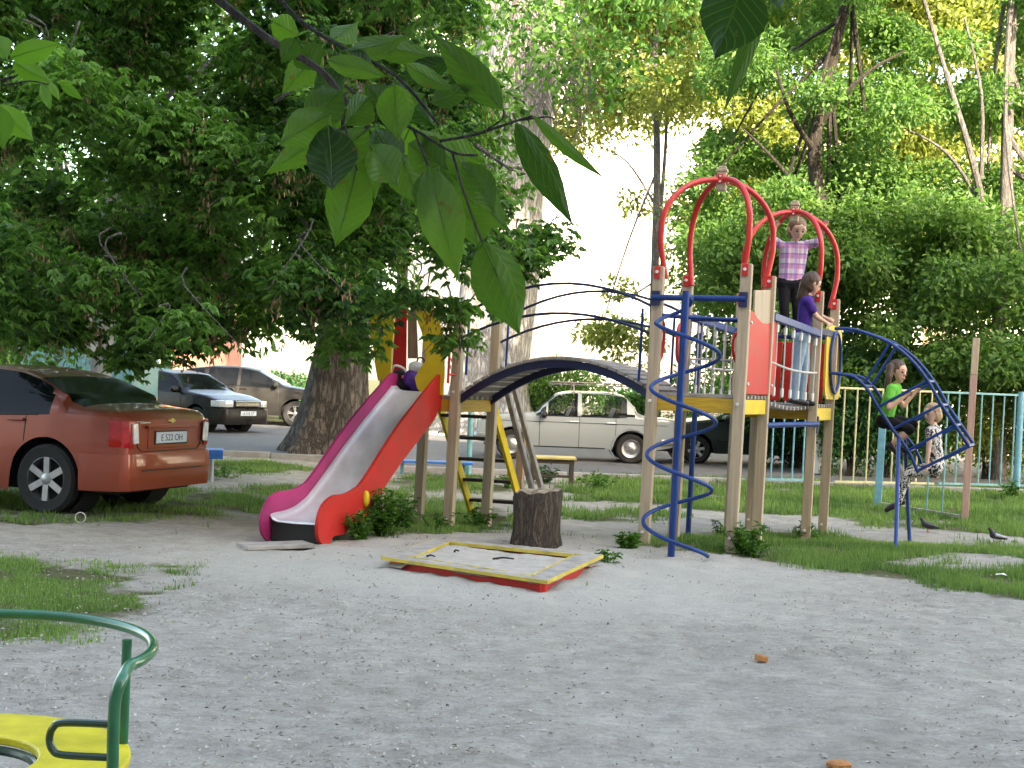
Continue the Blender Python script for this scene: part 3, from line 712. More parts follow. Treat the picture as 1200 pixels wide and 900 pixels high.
for lab, px, Y, poly, nc, n, lm in (
        ('tall pale green tree rising far behind the first red arch', 880, 38, [(790, -150), (960, -150), (960, 200), (860, 330), (800, 240)], 36, 40000, 'yellowleaf'),
        ('tall yellow-green tree far behind, filling the top right centre', 1060, 37, [(940, -150), (1200, -150), (1180, 330), (980, 330)], 44, 50000, 'yellowleaf'),
        ('broad yellow-green tree far behind at the right edge', 1290, 38, [(1140, -150), (1500, -150), (1500, 350), (1170, 350)], 40, 42000, 'yellowleaf'),
        ('light green tree far off above the white gap in the middle', 596, 44, [(620, -150), (800, -150), (790, 110), (740, 165), (650, 150)], 28, 26000, 'yellowleaf'),
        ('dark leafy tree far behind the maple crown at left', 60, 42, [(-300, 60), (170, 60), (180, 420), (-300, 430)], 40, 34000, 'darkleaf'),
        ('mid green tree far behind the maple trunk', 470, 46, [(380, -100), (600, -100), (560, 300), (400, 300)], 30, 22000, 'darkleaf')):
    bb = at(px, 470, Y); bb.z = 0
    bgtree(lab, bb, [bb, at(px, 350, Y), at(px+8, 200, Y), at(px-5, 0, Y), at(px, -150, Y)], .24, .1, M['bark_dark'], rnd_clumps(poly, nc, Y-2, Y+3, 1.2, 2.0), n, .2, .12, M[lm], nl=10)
# whitewashed trunk beside the second tower
wb = G(958, 556); r = tree('leafy_tree', 'young tree with its lower trunk whitewashed, seen between the tower posts', wb, [wb, wb+V((.04, 0, 1.2)), wb+V((.1, 0, 3)), wb+V((.05, .2, 5))], .085, .05, M['bark_dark'], [], [(wb.x, wb.y, 4.6, 1.3, 1.3, 1.0), (wb.x+.6, wb.y, 3.8, .9, .9, .7), (wb.x-.7, wb.y+.3, 4, .9, .9, .7)], 4500, .11, .065, M['sunleaf'], 'trees behind the playground', nl=4)
b = MB(); b.tube([(0, 0, .02), (.04, 0, 1.2)], [.098, .089], 14); b.build('whitewash', M['white'], r, smooth=True)
# hedge bushes behind the fence and across the road
def bush(label, px, Y, h, rx, n, lm, L=.09, name='bush', group='bushes behind the metal fence', z0=None):
    p = at(px, 450, Y); z0 = zg(p.x, Y) if z0 is None else z0; r = empty(name, (p.x, Y, z0), label, 'bush', group)
    mb = MB(); cl = []
    for k in range(7):
        e = V((random.uniform(-.6, .6)*rx, random.uniform(-.35, .35), h*random.uniform(.45, .8)))
        limb(mb, [(random.uniform(-.08, .08), 0, -.02), e*.5+V((0, 0, .1)), e], .03, .008, 5, 4); cl.append((e.x, e.y, e.z, rx*.5, .5, h*.28))
    cl += [(random.uniform(-.6, .6)*rx, random.uniform(-.3, .3), h*.3, rx*.4, .4, h*.25) for _ in range(3)]
    mb.build('stem', M['bark_dark'], r); crown('foliage', cl, n, L, L*.6, lm, r); return r
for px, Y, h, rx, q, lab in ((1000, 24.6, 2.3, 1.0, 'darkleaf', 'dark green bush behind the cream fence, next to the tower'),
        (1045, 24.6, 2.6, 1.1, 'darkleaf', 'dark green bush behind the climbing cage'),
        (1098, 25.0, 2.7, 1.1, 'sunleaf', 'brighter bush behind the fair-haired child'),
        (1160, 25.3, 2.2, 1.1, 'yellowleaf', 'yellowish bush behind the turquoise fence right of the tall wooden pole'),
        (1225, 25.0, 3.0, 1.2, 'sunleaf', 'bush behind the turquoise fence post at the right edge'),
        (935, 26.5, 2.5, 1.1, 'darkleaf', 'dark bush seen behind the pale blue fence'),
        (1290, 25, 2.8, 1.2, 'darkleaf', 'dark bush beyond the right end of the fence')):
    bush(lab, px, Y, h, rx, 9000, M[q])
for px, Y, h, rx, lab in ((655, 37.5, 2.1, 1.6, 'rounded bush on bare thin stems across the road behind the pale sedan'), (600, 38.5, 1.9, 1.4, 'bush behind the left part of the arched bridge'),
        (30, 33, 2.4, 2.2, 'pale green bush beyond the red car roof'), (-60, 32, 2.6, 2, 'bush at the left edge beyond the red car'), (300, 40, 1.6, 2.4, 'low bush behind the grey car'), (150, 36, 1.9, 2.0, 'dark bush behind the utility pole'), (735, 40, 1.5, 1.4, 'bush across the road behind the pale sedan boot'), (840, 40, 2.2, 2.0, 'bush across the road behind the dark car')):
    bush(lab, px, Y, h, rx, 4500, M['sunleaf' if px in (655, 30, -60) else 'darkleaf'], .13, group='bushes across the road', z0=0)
# weeds round the posts
def weed(px, py, h, r_, n, lab, L=.07):
    p = G(px, py); r = empty('weed_clump', p, lab, 'weeds', 'weeds growing round the play equipment'); mb = MB(); P = []; D = []
    ns = max(5, n//14)
    for s in range(ns):
        e = V((random.gauss(0, r_*.5), random.gauss(0, r_*.5), h*random.uniform(.5, 1))); s0 = V((e.x*.25, e.y*.25, -.02))
        mb.tube([s0, s0.lerp(e, .5)+V((0, 0, .02)), e], [.004, .003, .002], 5)
        for j in range(n//ns):
            t = random.uniform(.15, 1); q = s0.lerp(e, t); P.append(q); D.append(V((random.gauss(0, 1), random.gauss(0, 1), random.uniform(-.1, .9))))
    mb.build('stem', M['weed'], r); k = len(P)
    leaves('foliage', np.array(P), np.array(D), np.tile([[0, 0, 1.]], (k, 1))+randdir(k)*.4, L*(.5+.8*RNG.random(k)), L*.5*(.5+.8*RNG.random(k)), M['weed'], r, droop=.3)
    return r
weed(447, 628, .42, .2, 420, 'tall leafy weeds growing under the right side of the slide')
weed(422, 634, .26, .2, 260, 'lower weeds at the foot of the slide', .06)
weed(470, 622, .34, .2, 260, 'weeds between the slide and the left tower post')
weed(560, 618, .24, .24, 220, 'weeds around the right posts of the left tower', .06)
weed(510, 622, .18, .25, 200, 'low weeds in front of the left tower post', .05)
weed(735, 643, .14, .13, 160, 'small dark grass tuft left of the spiral climber', .07)
weed(872, 648, .30, .17, 300, 'leafy green weeds at the foot of the two near tower posts', .06)
weed(884, 652, .16, .2, 180, 'low weeds at the grass edge right of the near posts', .05)
weed(942, 634, .2, .12, 160, 'dark weed tuft at the foot of the far right tower post', .07)
weed(845, 630, .18, .14, 140, 'weeds behind the near tower post', .05)
weed(712, 660, .12, .1, 90, 'small weeds at the right corner of the sandbox', .05)
weed(596, 572, .22, .15, 120, 'weeds beside the short capped post', .06)
weed(700, 575, .28, .35, 200, 'weeds beyond the small table', .07)
weed(635, 566, .3, .3, 240, 'weeds growing under the small yellow table', .07)
weed(1183, 585, .32, .22, 200, 'leafy weed in front of the turquoise fence', .08)
weed(262, 560, .2, .4, 160, 'weeds beside the blue bench leg', .05)
weed(965, 557, .22, .1, 90, 'weeds at the foot of the whitewashed tree', .07)

# tree beside the viewpoint whose twigs hang into the picture
T0 = V((-2.3, -1.6, 0)); NT = empty('overhanging_tree', T0, 'broad-leaved tree beside the viewpoint whose leafy twigs hang down across the top', 'tree')
mb = MB(); limb(mb, [(0, 0, -.1), (.02, .02, 1.2), (.1, .1, 2.6), (.15, .3, 4.2)], .13, .06, 14, 6); mb.build('trunk', M['bark_grey'], NT, smooth=True)
Y1 = 1.55
def q1(px, py, Y=Y1): return at(px, py, Y)-T0
mb = MB()
limb(mb, [(.1, .1, 2.4), (.8, 1.2, 2.75), q1(150, -250, 1.5), q1(250, -5)], .04, .0055, 8, 6)
tw = [([q1(250, -5), q1(310, 42), q1(375, 82), q1(405, 118), q1(432, 150)], .0055, .0035),
      ([q1(300, -40, 1.6), q1(345, 18, 1.6), q1(400, 55, 1.58), q1(464, 89), q1(515, 147)], .003, .002),
      ([q1(405, 100), q1(440, 130), q1(484, 151), q1(530, 178), q1(560, 182)], .0022, .0015),
      ([q1(515, 165), q1(555, 158), q1(604, 142), q1(624, 136)], .002, .0015),
      ([q1(604, 142), q1(640, 137), q1(650, 140)], .0012, .001), ([q1(590, 128), q1(588, 140), q1(560, 158)], .0012, .0012),
      ([q1(484, 151), q1(500, 190), q1(503, 200)], .0015, .0015), ([q1(530, 178), q1(545, 230), q1(565, 284)], .0015, .0012),
      ([q1(388, 95), q1(398, 125), q1(418, 200)], .002, .0015), ([q1(420, 130), q1(400, 150), q1(391, 151)], .0015, .0012)]
for t_ in tw: limb(mb, t_[0], t_[1], t_[2], 6, 5)
limb(mb, [(.15, .3, 3.6), (.6, 2.6, 3.4), q1(-180, 40, 3.4), q1(-30, 92, 3.4), q1(15, 90, 3.4)], .02, .004, 6, 5)
limb(mb, [q1(-30, 92, 3.4), q1(0, 100, 3.4), q1(35, 95, 3.4), q1(60, 100, 3.4)], .003, .002, 5, 4)
limb(mb, [q1(-60, 70, 3.4), q1(-20, 110, 3.4), q1(0, 125, 3.4)], .003, .002, 5, 4)
limb(mb, [(.15, .3, 3.8), (1.6, 1.2, 2.9), q1(860, -160, 1.5), q1(895, -30, 1.5), q1(898, 0, 1.5)], .018, .002, 6, 6)
mb.build('branch', M['bark_dark'], NT, smooth=True)
def bigleaf(mb, b, t, w, Y=Y1, dy=0, roll=0., fold=.16, curl=.1, T=T0):
    """broad leaf with midrib fold, side curl and serrated edge, from base pixel to tip pixel"""
    Yb = Y+random.uniform(-.08, .08); p0 = at(b[0], b[1], Yb)-T; p1 = at(t[0], t[1], Yb+dy)-T; D = p1-p0; Ln = D.length
    wd = w/F*Yb; Dn = D.normalized(); view = V((0, 1, 0)); S = Dn.cross(view).normalized(); U = S.cross(Dn)
    S, U = S*math.cos(roll)+U*math.sin(roll), U*math.cos(roll)-S*math.sin(roll)
    n = 14; rows = [-1, -.75, -.5, -.25, 0, .25, .5, .75, 1]; vs = []; ph = random.uniform(0, 6)
    for i in range(n+1):
        t_ = i/n; prof = (math.sin(PI*min(1, t_**.80))**(.9 if t_ < .45 else 1.25) if 0 < t_ < 1 else 0)*1.06+.001
        c = p0+Dn*(Ln*t_)+U*(curl*Ln*math.sin(PI*t_)*.6)
        for s in rows:
            e = (1+.05*(i % 2)) if abs(s) == 1 else 1
            vs.append(c+S*(s*wd/2*prof*e)+U*(abs(s)*wd*fold*prof+.012*wd*math.sin(9*t_+s*4+ph)*2)-Dn*(abs(s)*.06*Ln*prof*0))
    k = len(rows); fs = [(i*k+j, i*k+j+1, (i+1)*k+j+1, (i+1)*k+j) for i in range(n) for j in range(k-1)]
    mb.add(vs, fs)
    mb.rib.append(([p0+Dn*(Ln*i/8)+U*(curl*Ln*math.sin(PI*i/8)*.6+.0006)-U*.0012 for i in range(9)], wd*.018))
def leafset(name, L, Y, m=M['nearleaf'], T=T0, parent=NT, dy=.03):
    mb = MB(); mb.rib = []
    for l in L: bigleaf(mb, l[0], l[1], l[2], Y + (l[3] if len(l) > 3 else 0), dy=random.uniform(-dy, dy), roll=random.uniform(-.25, .25), T=T, curl=random.uniform(-.1, .16))
    nleaf = len(mb.v)
    for pts_, r_ in mb.rib: mb.tube(pts_, [r_*(1-.8*i/8) for i in range(9)], 5, mi=1)
    o = mb.build(name, [m, M['springleaf']], parent, smooth=True)
    t = np.repeat(RNG.random(len(L)), 15*9); a = o.data.attributes.new('tone', 'FLOAT', 'POINT')
    t = np.concatenate([t, np.full(max(0, len(o.data.vertices)-len(t)), .5)])[:len(o.data.vertices)]; a.data.foreach_set('value', t.astype(np.float32))
    nv = len(o.data.vertices); uu = np.zeros(nv); vv = np.zeros(nv); one_u = np.tile(np.linspace(-1, 1, 9), 15); one_v = np.repeat(np.linspace(0, 1, 15), 9)
    k = min(nv, len(L)*135); uu[:k] = np.tile(one_u, len(L))[:k]; vv[:k] = np.tile(one_v, len(L))[:k]
    for nm, ar in (('lu', uu), ('lv', vv)): q = o.data.attributes.new(nm, 'FLOAT', 'POINT'); q.data.foreach_set('value', ar.astype(np.float32))
    return o
leafset('foliage', [((589, 128), (504, 36), 36), ((624, 135), (711, 211), 15), ((604, 143), (672, 265), 34), ((566, 284), (610, 394), 58),
    ((475, 75), (536, 107), 22), ((418, 46), (529, 70), 28), ((462, 98), (468, 166), 42, -.05), ((391, 151), (309, 206), 32), ((384, 146), (389, 223), 58, -.08),
    ((418, 198), (393, 290), 52), ((435, 170), (467, 218), 44), ((502, 195), (538, 331), 50, -.05), ((515, 195), (500, 262), 48, -.03), ((524, 198), (597, 270), 46),
    ((489, 153), (569, 214), 34), ((551, 240), (560, 290), 38, .04), ((318, 24), (352, 42), 30), ((352, 52), (374, 84), 36), ((382, 70), (455, 90), 24, -.04),
    ((391, 46), (420, 26), 30), ((432, 114), (402, 148), 38, -.05), ((387, 132), (327, 168), 48), ((478, 168), (527, 200), 44, .04), ((440, 150), (470, 200), 40, .05),
    ((372, 82), (398, 118), 40), ((470, 90), (540, 68), 26, .05), ((400, 60), (440, 80), 30, .05), ((432, 150), (372, 196), 40, .08), ((430, 100), (462, 130), 34, .05), ((345, 45), (330, 75), 24), ((500, 200), (545, 250), 40, .06), ((440, 130), (500, 110), 34, .04), ((480, 150), (450, 215), 42, .06), ((505, 165), (570, 190), 36, .06), ((400, 105), (352, 150), 44, .05), ((455, 100), (510, 150), 40, .07), ((410, 60), (480, 40), 30, .06), ((540, 190), (580, 250), 40, .07), ((420, 170), (440, 235), 44, .07), ((375, 60), (330, 110), 36, .08), ((505, 120), (560, 100), 24, .05), ((395, 130), (345, 190), 46, .1), ((470, 180), (490, 240), 46, .08)], Y1)
leafset('foliage', [((872, -26), (838, 70), 76), ((898, -2), (848, 132), 20), ((905, -30), (914, 12), 22), ((860, -50), (900, 0), 40)], 1.5)
lf3 = leafset('foliage', [((12, 68), (72, 50), 26), ((-4, 42), (8, 70), 24), ((14, 72), (62, 98), 22), ((48, 98), (60, 130), 12), ((58, 96), (70, 118), 9), ((70, 96), (98, 118), 11), ((66, 96), (90, 97), 6), ((-4, 122), (40, 166), 26), ((-6, 122), (4, 176), 30), ((-4, 120), (14, 162), 14), ((-20, 90), (0, 110), 24)], 3.4, M['springleaf'])
# ---------------------------------------------------------------- cars
def lerp_tab(tab, x):
    if x <= tab[0][0]: return tab[0][1]
    for (a, b), (c, d) in zip(tab, tab[1:]):
        if x <= c:
            t = (x-a)/(c-a+1e-9); return b+(d-b)*t
    return tab[-1][1]
def smooth_tab(tab, x, h=.05):
    return sum(lerp_tab(tab, x+k*h)*w_ for k, w_ in ((-2, .1), (-1, .22), (0, .36), (1, .22), (2, .1)))
def make_car(label, loc_wheel, which, rz, sp, paint, glass, group=None, cat='car'):
    L, W, H = sp['L'], sp['W'], sp['H']; HW = W/2; r_w = sp.get('wr', .31); xw = sp['wheels']; sill = sp.get('sill', .22)
    tr = HW-.13
    R = Matrix.Rotation(rz, 3, 'Z')
    off = V((xw[which[0]]-L/2, which[1]*tr, 0)); c = V(loc_wheel)-R@off
    root = empty('parked_car', c, label, cat, group or 'parked cars', rz=rz)
    top, belt, plan = sp['top'], sp['belt'], sp['plan']; ra = r_w+.055; zc = r_w+.01
    def zb(x):
        z = lerp_tab(sp.get('bottom', [(0, sill+.06), (.5, sill), (L-.6, sill), (L, sill+.1)]), x)
        for q in xw:
            if abs(x-q) < ra: z = max(z, zc+math.sqrt(max(0, ra*ra-(x-q)**2)))
        return z
    def hw(x, z):
        zs = smooth_tab(belt, x); t = (z-sill)/(zs-sill)
        return HW*lerp_tab(plan, x)*(1-.07*max(0, .42-t)**1.3*2-.045*max(0, t-.55)**1.5*3)
    def sec(x):
        zs = smooth_tab(belt, x); zt = max(smooth_tab(top, x, .03), zs+.004); b = zb(x); g = zt-zs; ws = hw(x, zs); p = []
        for i in range(9):
            z = b+(zs-b)*i/8; p.append((hw(x, z), z))
        ze = zs+g*.90 if g > .2 else zs+g*.55; we = ws*(1-.02)-sp.get('tumble', .36)*max(0, g-.06)-.02
        for i in range(1, 6):
            t = i/5; bow = .018*math.sin(PI*t) if g > .2 else .006*math.sin(PI*t); p.append((ws+(we-ws)*t+bow, zs+(ze-zs)*t))
        for i in range(1, 7):
            a = PI/2*i/6; p.append((we*math.cos(a)**.9 if i < 6 else 0, ze+(zt-ze)*math.sin(a)))
        return p
    xs_ = [0, .015, .04, .08]; x = .12
    while x < L-.1: xs_.append(x); x += .04
    xs_ += [L-.08, L-.04, L-.015, L]
    S = [sec(x) for x in xs_]; n = len(S[0])
    body, sideg, wind, rear = MB(), MB(), MB(), MB()
    def quad(mb, i, j, sgn):
        a, b, c_, d = S[i][j], S[i+1][j], S[i+1][j+1], S[i][j+1]; xa, xb = xs_[i]-L/2, xs_[i+1]-L/2
        mb.add([(xa, sgn*a[0], a[1]), (xb, sgn*b[0], b[1]), (xb, sgn*c_[0], c_[1]), (xa, sgn*d[0], d[1])], [(0, 1, 2, 3)])
    sg, ws_, rs_, pil = sp['side_glass'], sp['windscreen'], sp['rear_glass'], sp['pillars']
    for i in range(len(xs_)-1):
        xm = (xs_[i]+xs_[i+1])/2; g = lerp_tab(top, xm)-lerp_tab(belt, xm)
        for j in range(n-1):
            tgt = body
            if 8 <= j <= 12 and sg[0] < xm < sg[1] and g > .10 and (j < 12 or g > .28) and not any(abs(xm-q) < wq for q, wq in pil): tgt = sideg
            elif j >= 14 and ws_[0] < xm < ws_[1]: tgt = wind
            elif j >= 14 and rs_[0] < xm < rs_[1]: tgt = rear
            for sgn in (1, -1): quad(tgt, i, j, sgn)
    for i in (0, len(xs_)-1):   # end caps
        x = xs_[i]-L/2; Sx = S[i]
        for j in range(n-1):
            a, b = Sx[j], Sx[j+1]; m_ = 6
            for k in range(m_):
                t0, t1 = 2*k/m_-1, 2*(k+1)/m_-1
                body.add([(x, a[0]*t0, a[1]), (x, a[0]*t1, a[1]), (x, b[0]*t1, b[1]), (x, b[0]*t0, b[1])], [(0, 1, 2, 3)])
    cuts = [0]+[q for q, _ in pil]+[L]
    for sgn in (1, -1):
        for ca_, cb_ in zip(cuts, cuts[1:]):
            w1 = MB()
            for f_ in sideg.f:
                q = [V(sideg.v[k]) for k in f_]; mx_ = sum(p.x for p in q)/4+L/2
                if ca_ <= mx_ < cb_ and sum(p.y for p in q)*sgn > 0: w1.add(q, [(0, 1, 2, 3)])
            if w1.v: w1.build('side_window', glass, root, smooth=True, merge=True)
    wind.build('windscreen', glass, root, smooth=True, merge=True)
    rear.build('rear_window', sp.get('rear_mat', glass), root, smooth=True, merge=True)
    # dark trim round the glass and panel gaps, laid 2 mm proud
    def sidepts(x, zs_, sgn, o=.003):
        return [V((x-L/2, sgn*(hw(x, z)+o), z)) for z in zs_]
    gp = body
    for x in sp['gaps']:
        z0 = max(zb(x)+.02, zb(x-.02)+.02, zb(x+.02)+.02); z1 = smooth_tab(belt, x)-.01
        for sgn in (1, -1): gp.tube(sidepts(x, [z0+(z1-z0)*k/8 for k in range(9)], sgn, .0), .006, 5, mi=1)
    gx0, gx1 = sp['gaps'][0], sp['gaps'][-1]
    for sgn in (1, -1):
        pts_ = [V((x-L/2, sgn*(hw(x, smooth_tab(belt, x))+.002), smooth_tab(belt, x)+.004)) for x in frange(sg[0]+.1, sg[1]-.05, .1)]
        gp.tube(pts_, .009, 5, mi=1)
        zz = sill+.015; pts_ = [V((x-L/2, sgn*(hw(x, zz)-.002), zz)) for x in frange(xw[0]+ra+.03, xw[1]-ra-.02, .15)]; gp.tube(pts_, .014, 5, mi=1)
        if sp.get('mould'):
            zz = sp['mould']; pts_ = [V((x-L/2, sgn*(hw(x, zz)+.002), zz)) for x in frange(xw[0]+ra+.06, xw[1]-ra-.05, .12)]; gp.tube(pts_, .012, 6, mi=1)
        for q, wq in pil:
            if lerp_tab(top, q)-lerp_tab(belt, q) < .25: continue
    nb = len(body.f)
    body.build('body', [paint, M['black']], root, smooth=True)
    un = MB(); un.box((0, 0, (sill+.62)/2+.0), (L-.3, W-.42, .62-sill)); un.build('underbody', M['under'], root, bevel=.03)
    for q in xw:   # wheel houses
        un = MB(); un.lathe([(ra-.003, -HW+.12), (ra-.003, -HW+.42)], (q-L/2, 0, zc), 'Y', 28); un.build('wheel_housing', M['under'], root); un = MB(); un.lathe([(ra-.003, HW-.42), (ra-.003, HW-.12)], (q-L/2, 0, zc), 'Y', 28); un.build('wheel_housing', M['under'], root)
    if sp.get('interior'):
        for x, yy in ((1.85, .36), (1.85, -.36), (2.75, 0)):
            b = MB(); wd = .5 if yy else 1.25; b.beam((x-L/2-.05, yy, .62), (x-L/2+.14, yy, 1.08), wd, .12, (0, 1, 0))
            if yy: b.beam((x-L/2+.15, yy, 1.1), (x-L/2+.18, yy, 1.24), .24, .09, (0, 1, 0))
            b.build('seat', M['black'], root, bevel=.03)
    # wrap-round pieces: path along the plan outline offset outward
    def wrap(x0, end, yin, z0, z1, o, m, name, side=0, parent=root, z0b=None, z1b=None, bev=.008):
        """end=1 rear, 0 front. side=0 both (full bumper) else +-1"""
        def path(sgn):
            p = []; xe = L if end else 0; k = 14
            for i in range(k+1):
                x = x0+(xe-x0)*(1-(1-i/k)**2); p.append((x, sgn*HW*lerp_tab(plan, x)))
            ye = abs(p[-1][1]); m_ = 8
            for i in range(1, m_+1): p.append((xe, sgn*(ye+(yin-ye)*i/m_)))
            return p
        P_ = path(1) if side >= 0 else path(-1)
        if side == 0:
            P_ = path(1); Q = path(-1)[::-1]; P_ = P_[:-1]+Q
        vs = []; zm = (z0+z1)/2; prof = [(-.03, z0), (o*.7, z0+.006), (o, z0+(z1-z0)*.25), (o*1.05, zm), (o, z1-(z1-z0)*.25), (o*.7, z1-.006), (-.03, z1)]
        m2 = len(P_)
        for i, (x, y) in enumerate(P_):
            a, b = P_[max(i-1, 0)], P_[min(i+1, m2-1)]; d = V((b[0]-a[0], b[1]-a[1], 0)).normalized(); nrm = V((d.y, -d.x, 0))
            cc = V((x-L/2, y, 0))
            if nrm.dot(V((x-L/2, y*1.5, 0))) < 0: nrm = -nrm
            tt = i/(m2-1)
            for oo, z in prof:
                zz = z
                if z1b is not None: f_ = (z-z0)/(z1-z0); lo = z0+((z0b or z0)-z0)*tt; hi = z1+(z1b-z1)*tt; zz = lo+(hi-lo)*f_
                vs.append((V((x-L/2, y, 0))+nrm*oo)+V((0, 0, zz)))
        k = len(prof); fs = [(i*k+j, i*k+j+1, (i+1)*k+j+1, (i+1)*k+j) for i in range(m2-1) for j in range(k-1)]
        fs += [tuple(range(k)), tuple((m2-1)*k+j for j in range(k-1, -1, -1))]
        return MB().add(vs, fs).build(name, m, parent, smooth=True)
    # wheels
    for wi, q in enumerate(xw):
        for sgn in (1, -1):
            cy = sgn*tr; wh = empty('wheel', (q-L/2, cy, r_w)); wh.parent = root
            tw_ = .10; b = MB(); b.lathe([(r_w*.62, -tw_*.9), (r_w*.9, -tw_), (r_w*.985, -tw_*.8), (r_w, -tw_*.5), (r_w, tw_*.5), (r_w*.985, tw_*.8), (r_w*.9, tw_), (r_w*.62, tw_*.9)], axis='Y', n=32)
            b.build('tyre', M['rubber'], wh, smooth=True)
            b = MB(); rr = r_w*.66; s = sgn
            st = sp.get('rim', 'six')
            b.lathe([(rr, -.07*s), (rr, .085*s), (rr*.93, .09*s), (rr*.9, .05*s), (rr*.86, -.05*s)], axis='Y', n=32)
            if st == 'disc':
                b.lathe([(rr*.92, .05*s), (rr*.7, .035*s), (rr*.55, .05*s), (rr*.42, .075*s), (rr*.2, .085*s), (.001, .088*s)], axis='Y', n=28)
            else:
                ns = 6 if st == 'six' else 5
                for k in range(ns):
                    a = 2*PI*k/ns+.3*wi+.2
                    dirs = [a] if st == 'six' else [a-.13, a+.13]
                    for aa in dirs:
                        b.beam((rr*.16*math.cos(a), .072*s, rr*.16*math.sin(a)), (rr*.93*math.cos(aa), .078*s, rr*.93*math.sin(aa)), .062 if st == 'six' else .03, .02, V((-math.sin(aa), 0, math.cos(aa))))
                b.lathe([(rr*.24, .05*s), (rr*.24, .085*s), (rr*.12, .095*s), (.001, .096*s)], axis='Y', n=18)
            b.build('rim', M['alloy'] if st != 'disc' else sp.get('rimmat', M['alloy']), wh, smooth=True)
            b = MB(); b.lathe([(rr*.88, .0), (.001, .0)], axis='Y', n=24); b.build('brake_disc', M['under'], wh)
    # mirrors and handles
    mx, mz = sp.get('mirror', (1.35, .98))
    for sgn in (1, -1):
        y0 = sgn*(hw(mx, mz-.1)); b = MB(); b.ball((mx-L/2-.02, y0+sgn*.10, mz), (.07, .11, .075), n=12); b.beam((mx-L/2, y0-sgn*.04, mz-.05), (mx-L/2, y0+sgn*.05, mz-.03), .05, .04); b.build('mirror', sp.get('mirror_mat', paint), root, smooth=True)
        for x, z in sp['handles']:
            yy = sgn*(hw(x, z)+.018); b = MB(); b.beam((x-L/2-.09, yy, z), (x-L/2+.09, yy, z+.005), .03, .024, (0, 1, 0)); b.beam((x-L/2-.08, yy-sgn*.02, z), (x-L/2-.06, yy-sgn*.02, z), .04, .02, (0, 1, 0)); b.beam((x-L/2+.06, yy-sgn*.02, z), (x-L/2+.08, yy-sgn*.02, z), .04, .02, (0, 1, 0)); b.build('door_handle', sp.get('handle_mat', paint), root, bevel=.006)
    root['L'] = L
    return root, wrap, hw, L
def plate(root, x, y, z, face, txt, L, tilt=0):
    pf = MB(); pf.box((x-L/2+face*.008, y, z), (.014, .54, .13)); p = pf.build('number_plate_frame', M['black'], root, bevel=.003)
    b = MB(); b.box((x-L/2+face*.017, y, z), (.006, .51, .105)); q = b.build('number_plate', M['plate'], root, bevel=.002)
    text_obj('plate_text', txt, .088, M['platetext'], q, (x-L/2+face*.0205, y, z-.004), (PI/2, 0, PI/2 if face > 0 else -PI/2), depth=.0008)

def carpaint(name, c, metal=.35, rough=.3, dust=.15):
    m, nt, b = newmat(name); N = nt.nodes; L = nt.links
    tc = N.new('ShaderNodeTexCoord'); n = N.new('ShaderNodeTexNoise'); n.inputs['Scale'].default_value = 2.2; n.inputs['Detail'].default_value = 8; L.new(tc.outputs['Object'], n.inputs['Vector'])
    mx = N.new('ShaderNodeMix'); mx.data_type = 'RGBA'; mx.inputs[6].default_value = (*c, 1); mx.inputs[7].default_value = (.30, .26, .22, 1)
    ge = N.new('ShaderNodeNewGeometry'); sx = N.new('ShaderNodeSeparateXYZ'); L.new(ge.outputs['Normal'], sx.inputs[0])
    mr = N.new('ShaderNodeMapRange'); mr.inputs[1].default_value = .2; mr.inputs[2].default_value = 1; mr.inputs[3].default_value = .04; mr.inputs[4].default_value = dust; L.new(sx.outputs['Z'], mr.inputs[0])
    ml = N.new('ShaderNodeMath'); ml.operation = 'MULTIPLY'; L.new(mr.outputs[0], ml.inputs[0]); L.new(n.outputs[0], ml.inputs[1])
    m2 = N.new('ShaderNodeMath'); m2.operation = 'MULTIPLY'; m2.inputs[1].default_value = 2; L.new(ml.outputs[0], m2.inputs[0])
    L.new(m2.outputs[0], mx.inputs[0]); L.new(mx.outputs[2], b.inputs['Base Color'])
    b.inputs['Metallic'].default_value = metal; b.inputs['Coat Weight'].default_value = .8 if c[0] > .2 else .06; b.inputs['Specular IOR Level'].default_value = .5 if c[0] > .2 else .22; b.inputs['Coat Roughness'].default_value = .06
    ra = N.new('ShaderNodeMapRange'); ra.inputs[3].default_value = rough*.8; ra.inputs[4].default_value = rough*1.5; L.new(n.outputs[0], ra.inputs[0]); L.new(ra.outputs[0], b.inputs['Roughness'])
    return m
P_red = carpaint('copper_orange_paint', (.31, .040, .012), .25, .3, .2)
P_black = carpaint('black_paint', (.006, .006, .008), .1, .25, .03)
P_grey = carpaint('dark_grey_paint', (.014, .014, .015), .1, .4, .03)
P_pale = carpaint('pale_grey_beige_paint', (.28, .32, .34), .05, .4, .12)
P_green = carpaint('dark_green_paint', (.015, .03, .03), .1, .3, .2)

sedan = dict(L=4.26, W=1.66, H=1.38, wheels=(.86, 3.46), wr=.33, sill=.21,
    top=[(0, .5), (.04, .62), (.14, .70), (.6, .82), (1.2, .91), (2.0, 1.33), (2.35, 1.385), (2.7, 1.39), (3.0, 1.36), (3.25, 1.29), (3.82, 1.04), (4.02, 1.02), (4.18, 1.0), (4.23, .97), (4.26, .88)],
    belt=[(0, .46), (.05, .58), (.14, .66), (.6, .76), (1.2, .84), (2.4, .89), (3.7, .94), (4.18, .95), (4.26, .83)],
    plan=[(0, .70), (.03, .78), (.12, .88), (.35, .95), (.9, .995), (2.2, 1.0), (3.5, .995), (3.95, .965), (4.12, .91), (4.22, .85), (4.26, .78)],
    side_glass=(1.35, 3.5), windscreen=(1.24, 1.98), rear_glass=(3.24, 3.82), pillars=[(2.42, .045)], gaps=[1.35, 2.42, 3.22], handles=[(2.25, .85), (3.12, .87)], rim='six', tumble=.40, mirror=(1.5, .98), mould=.47)
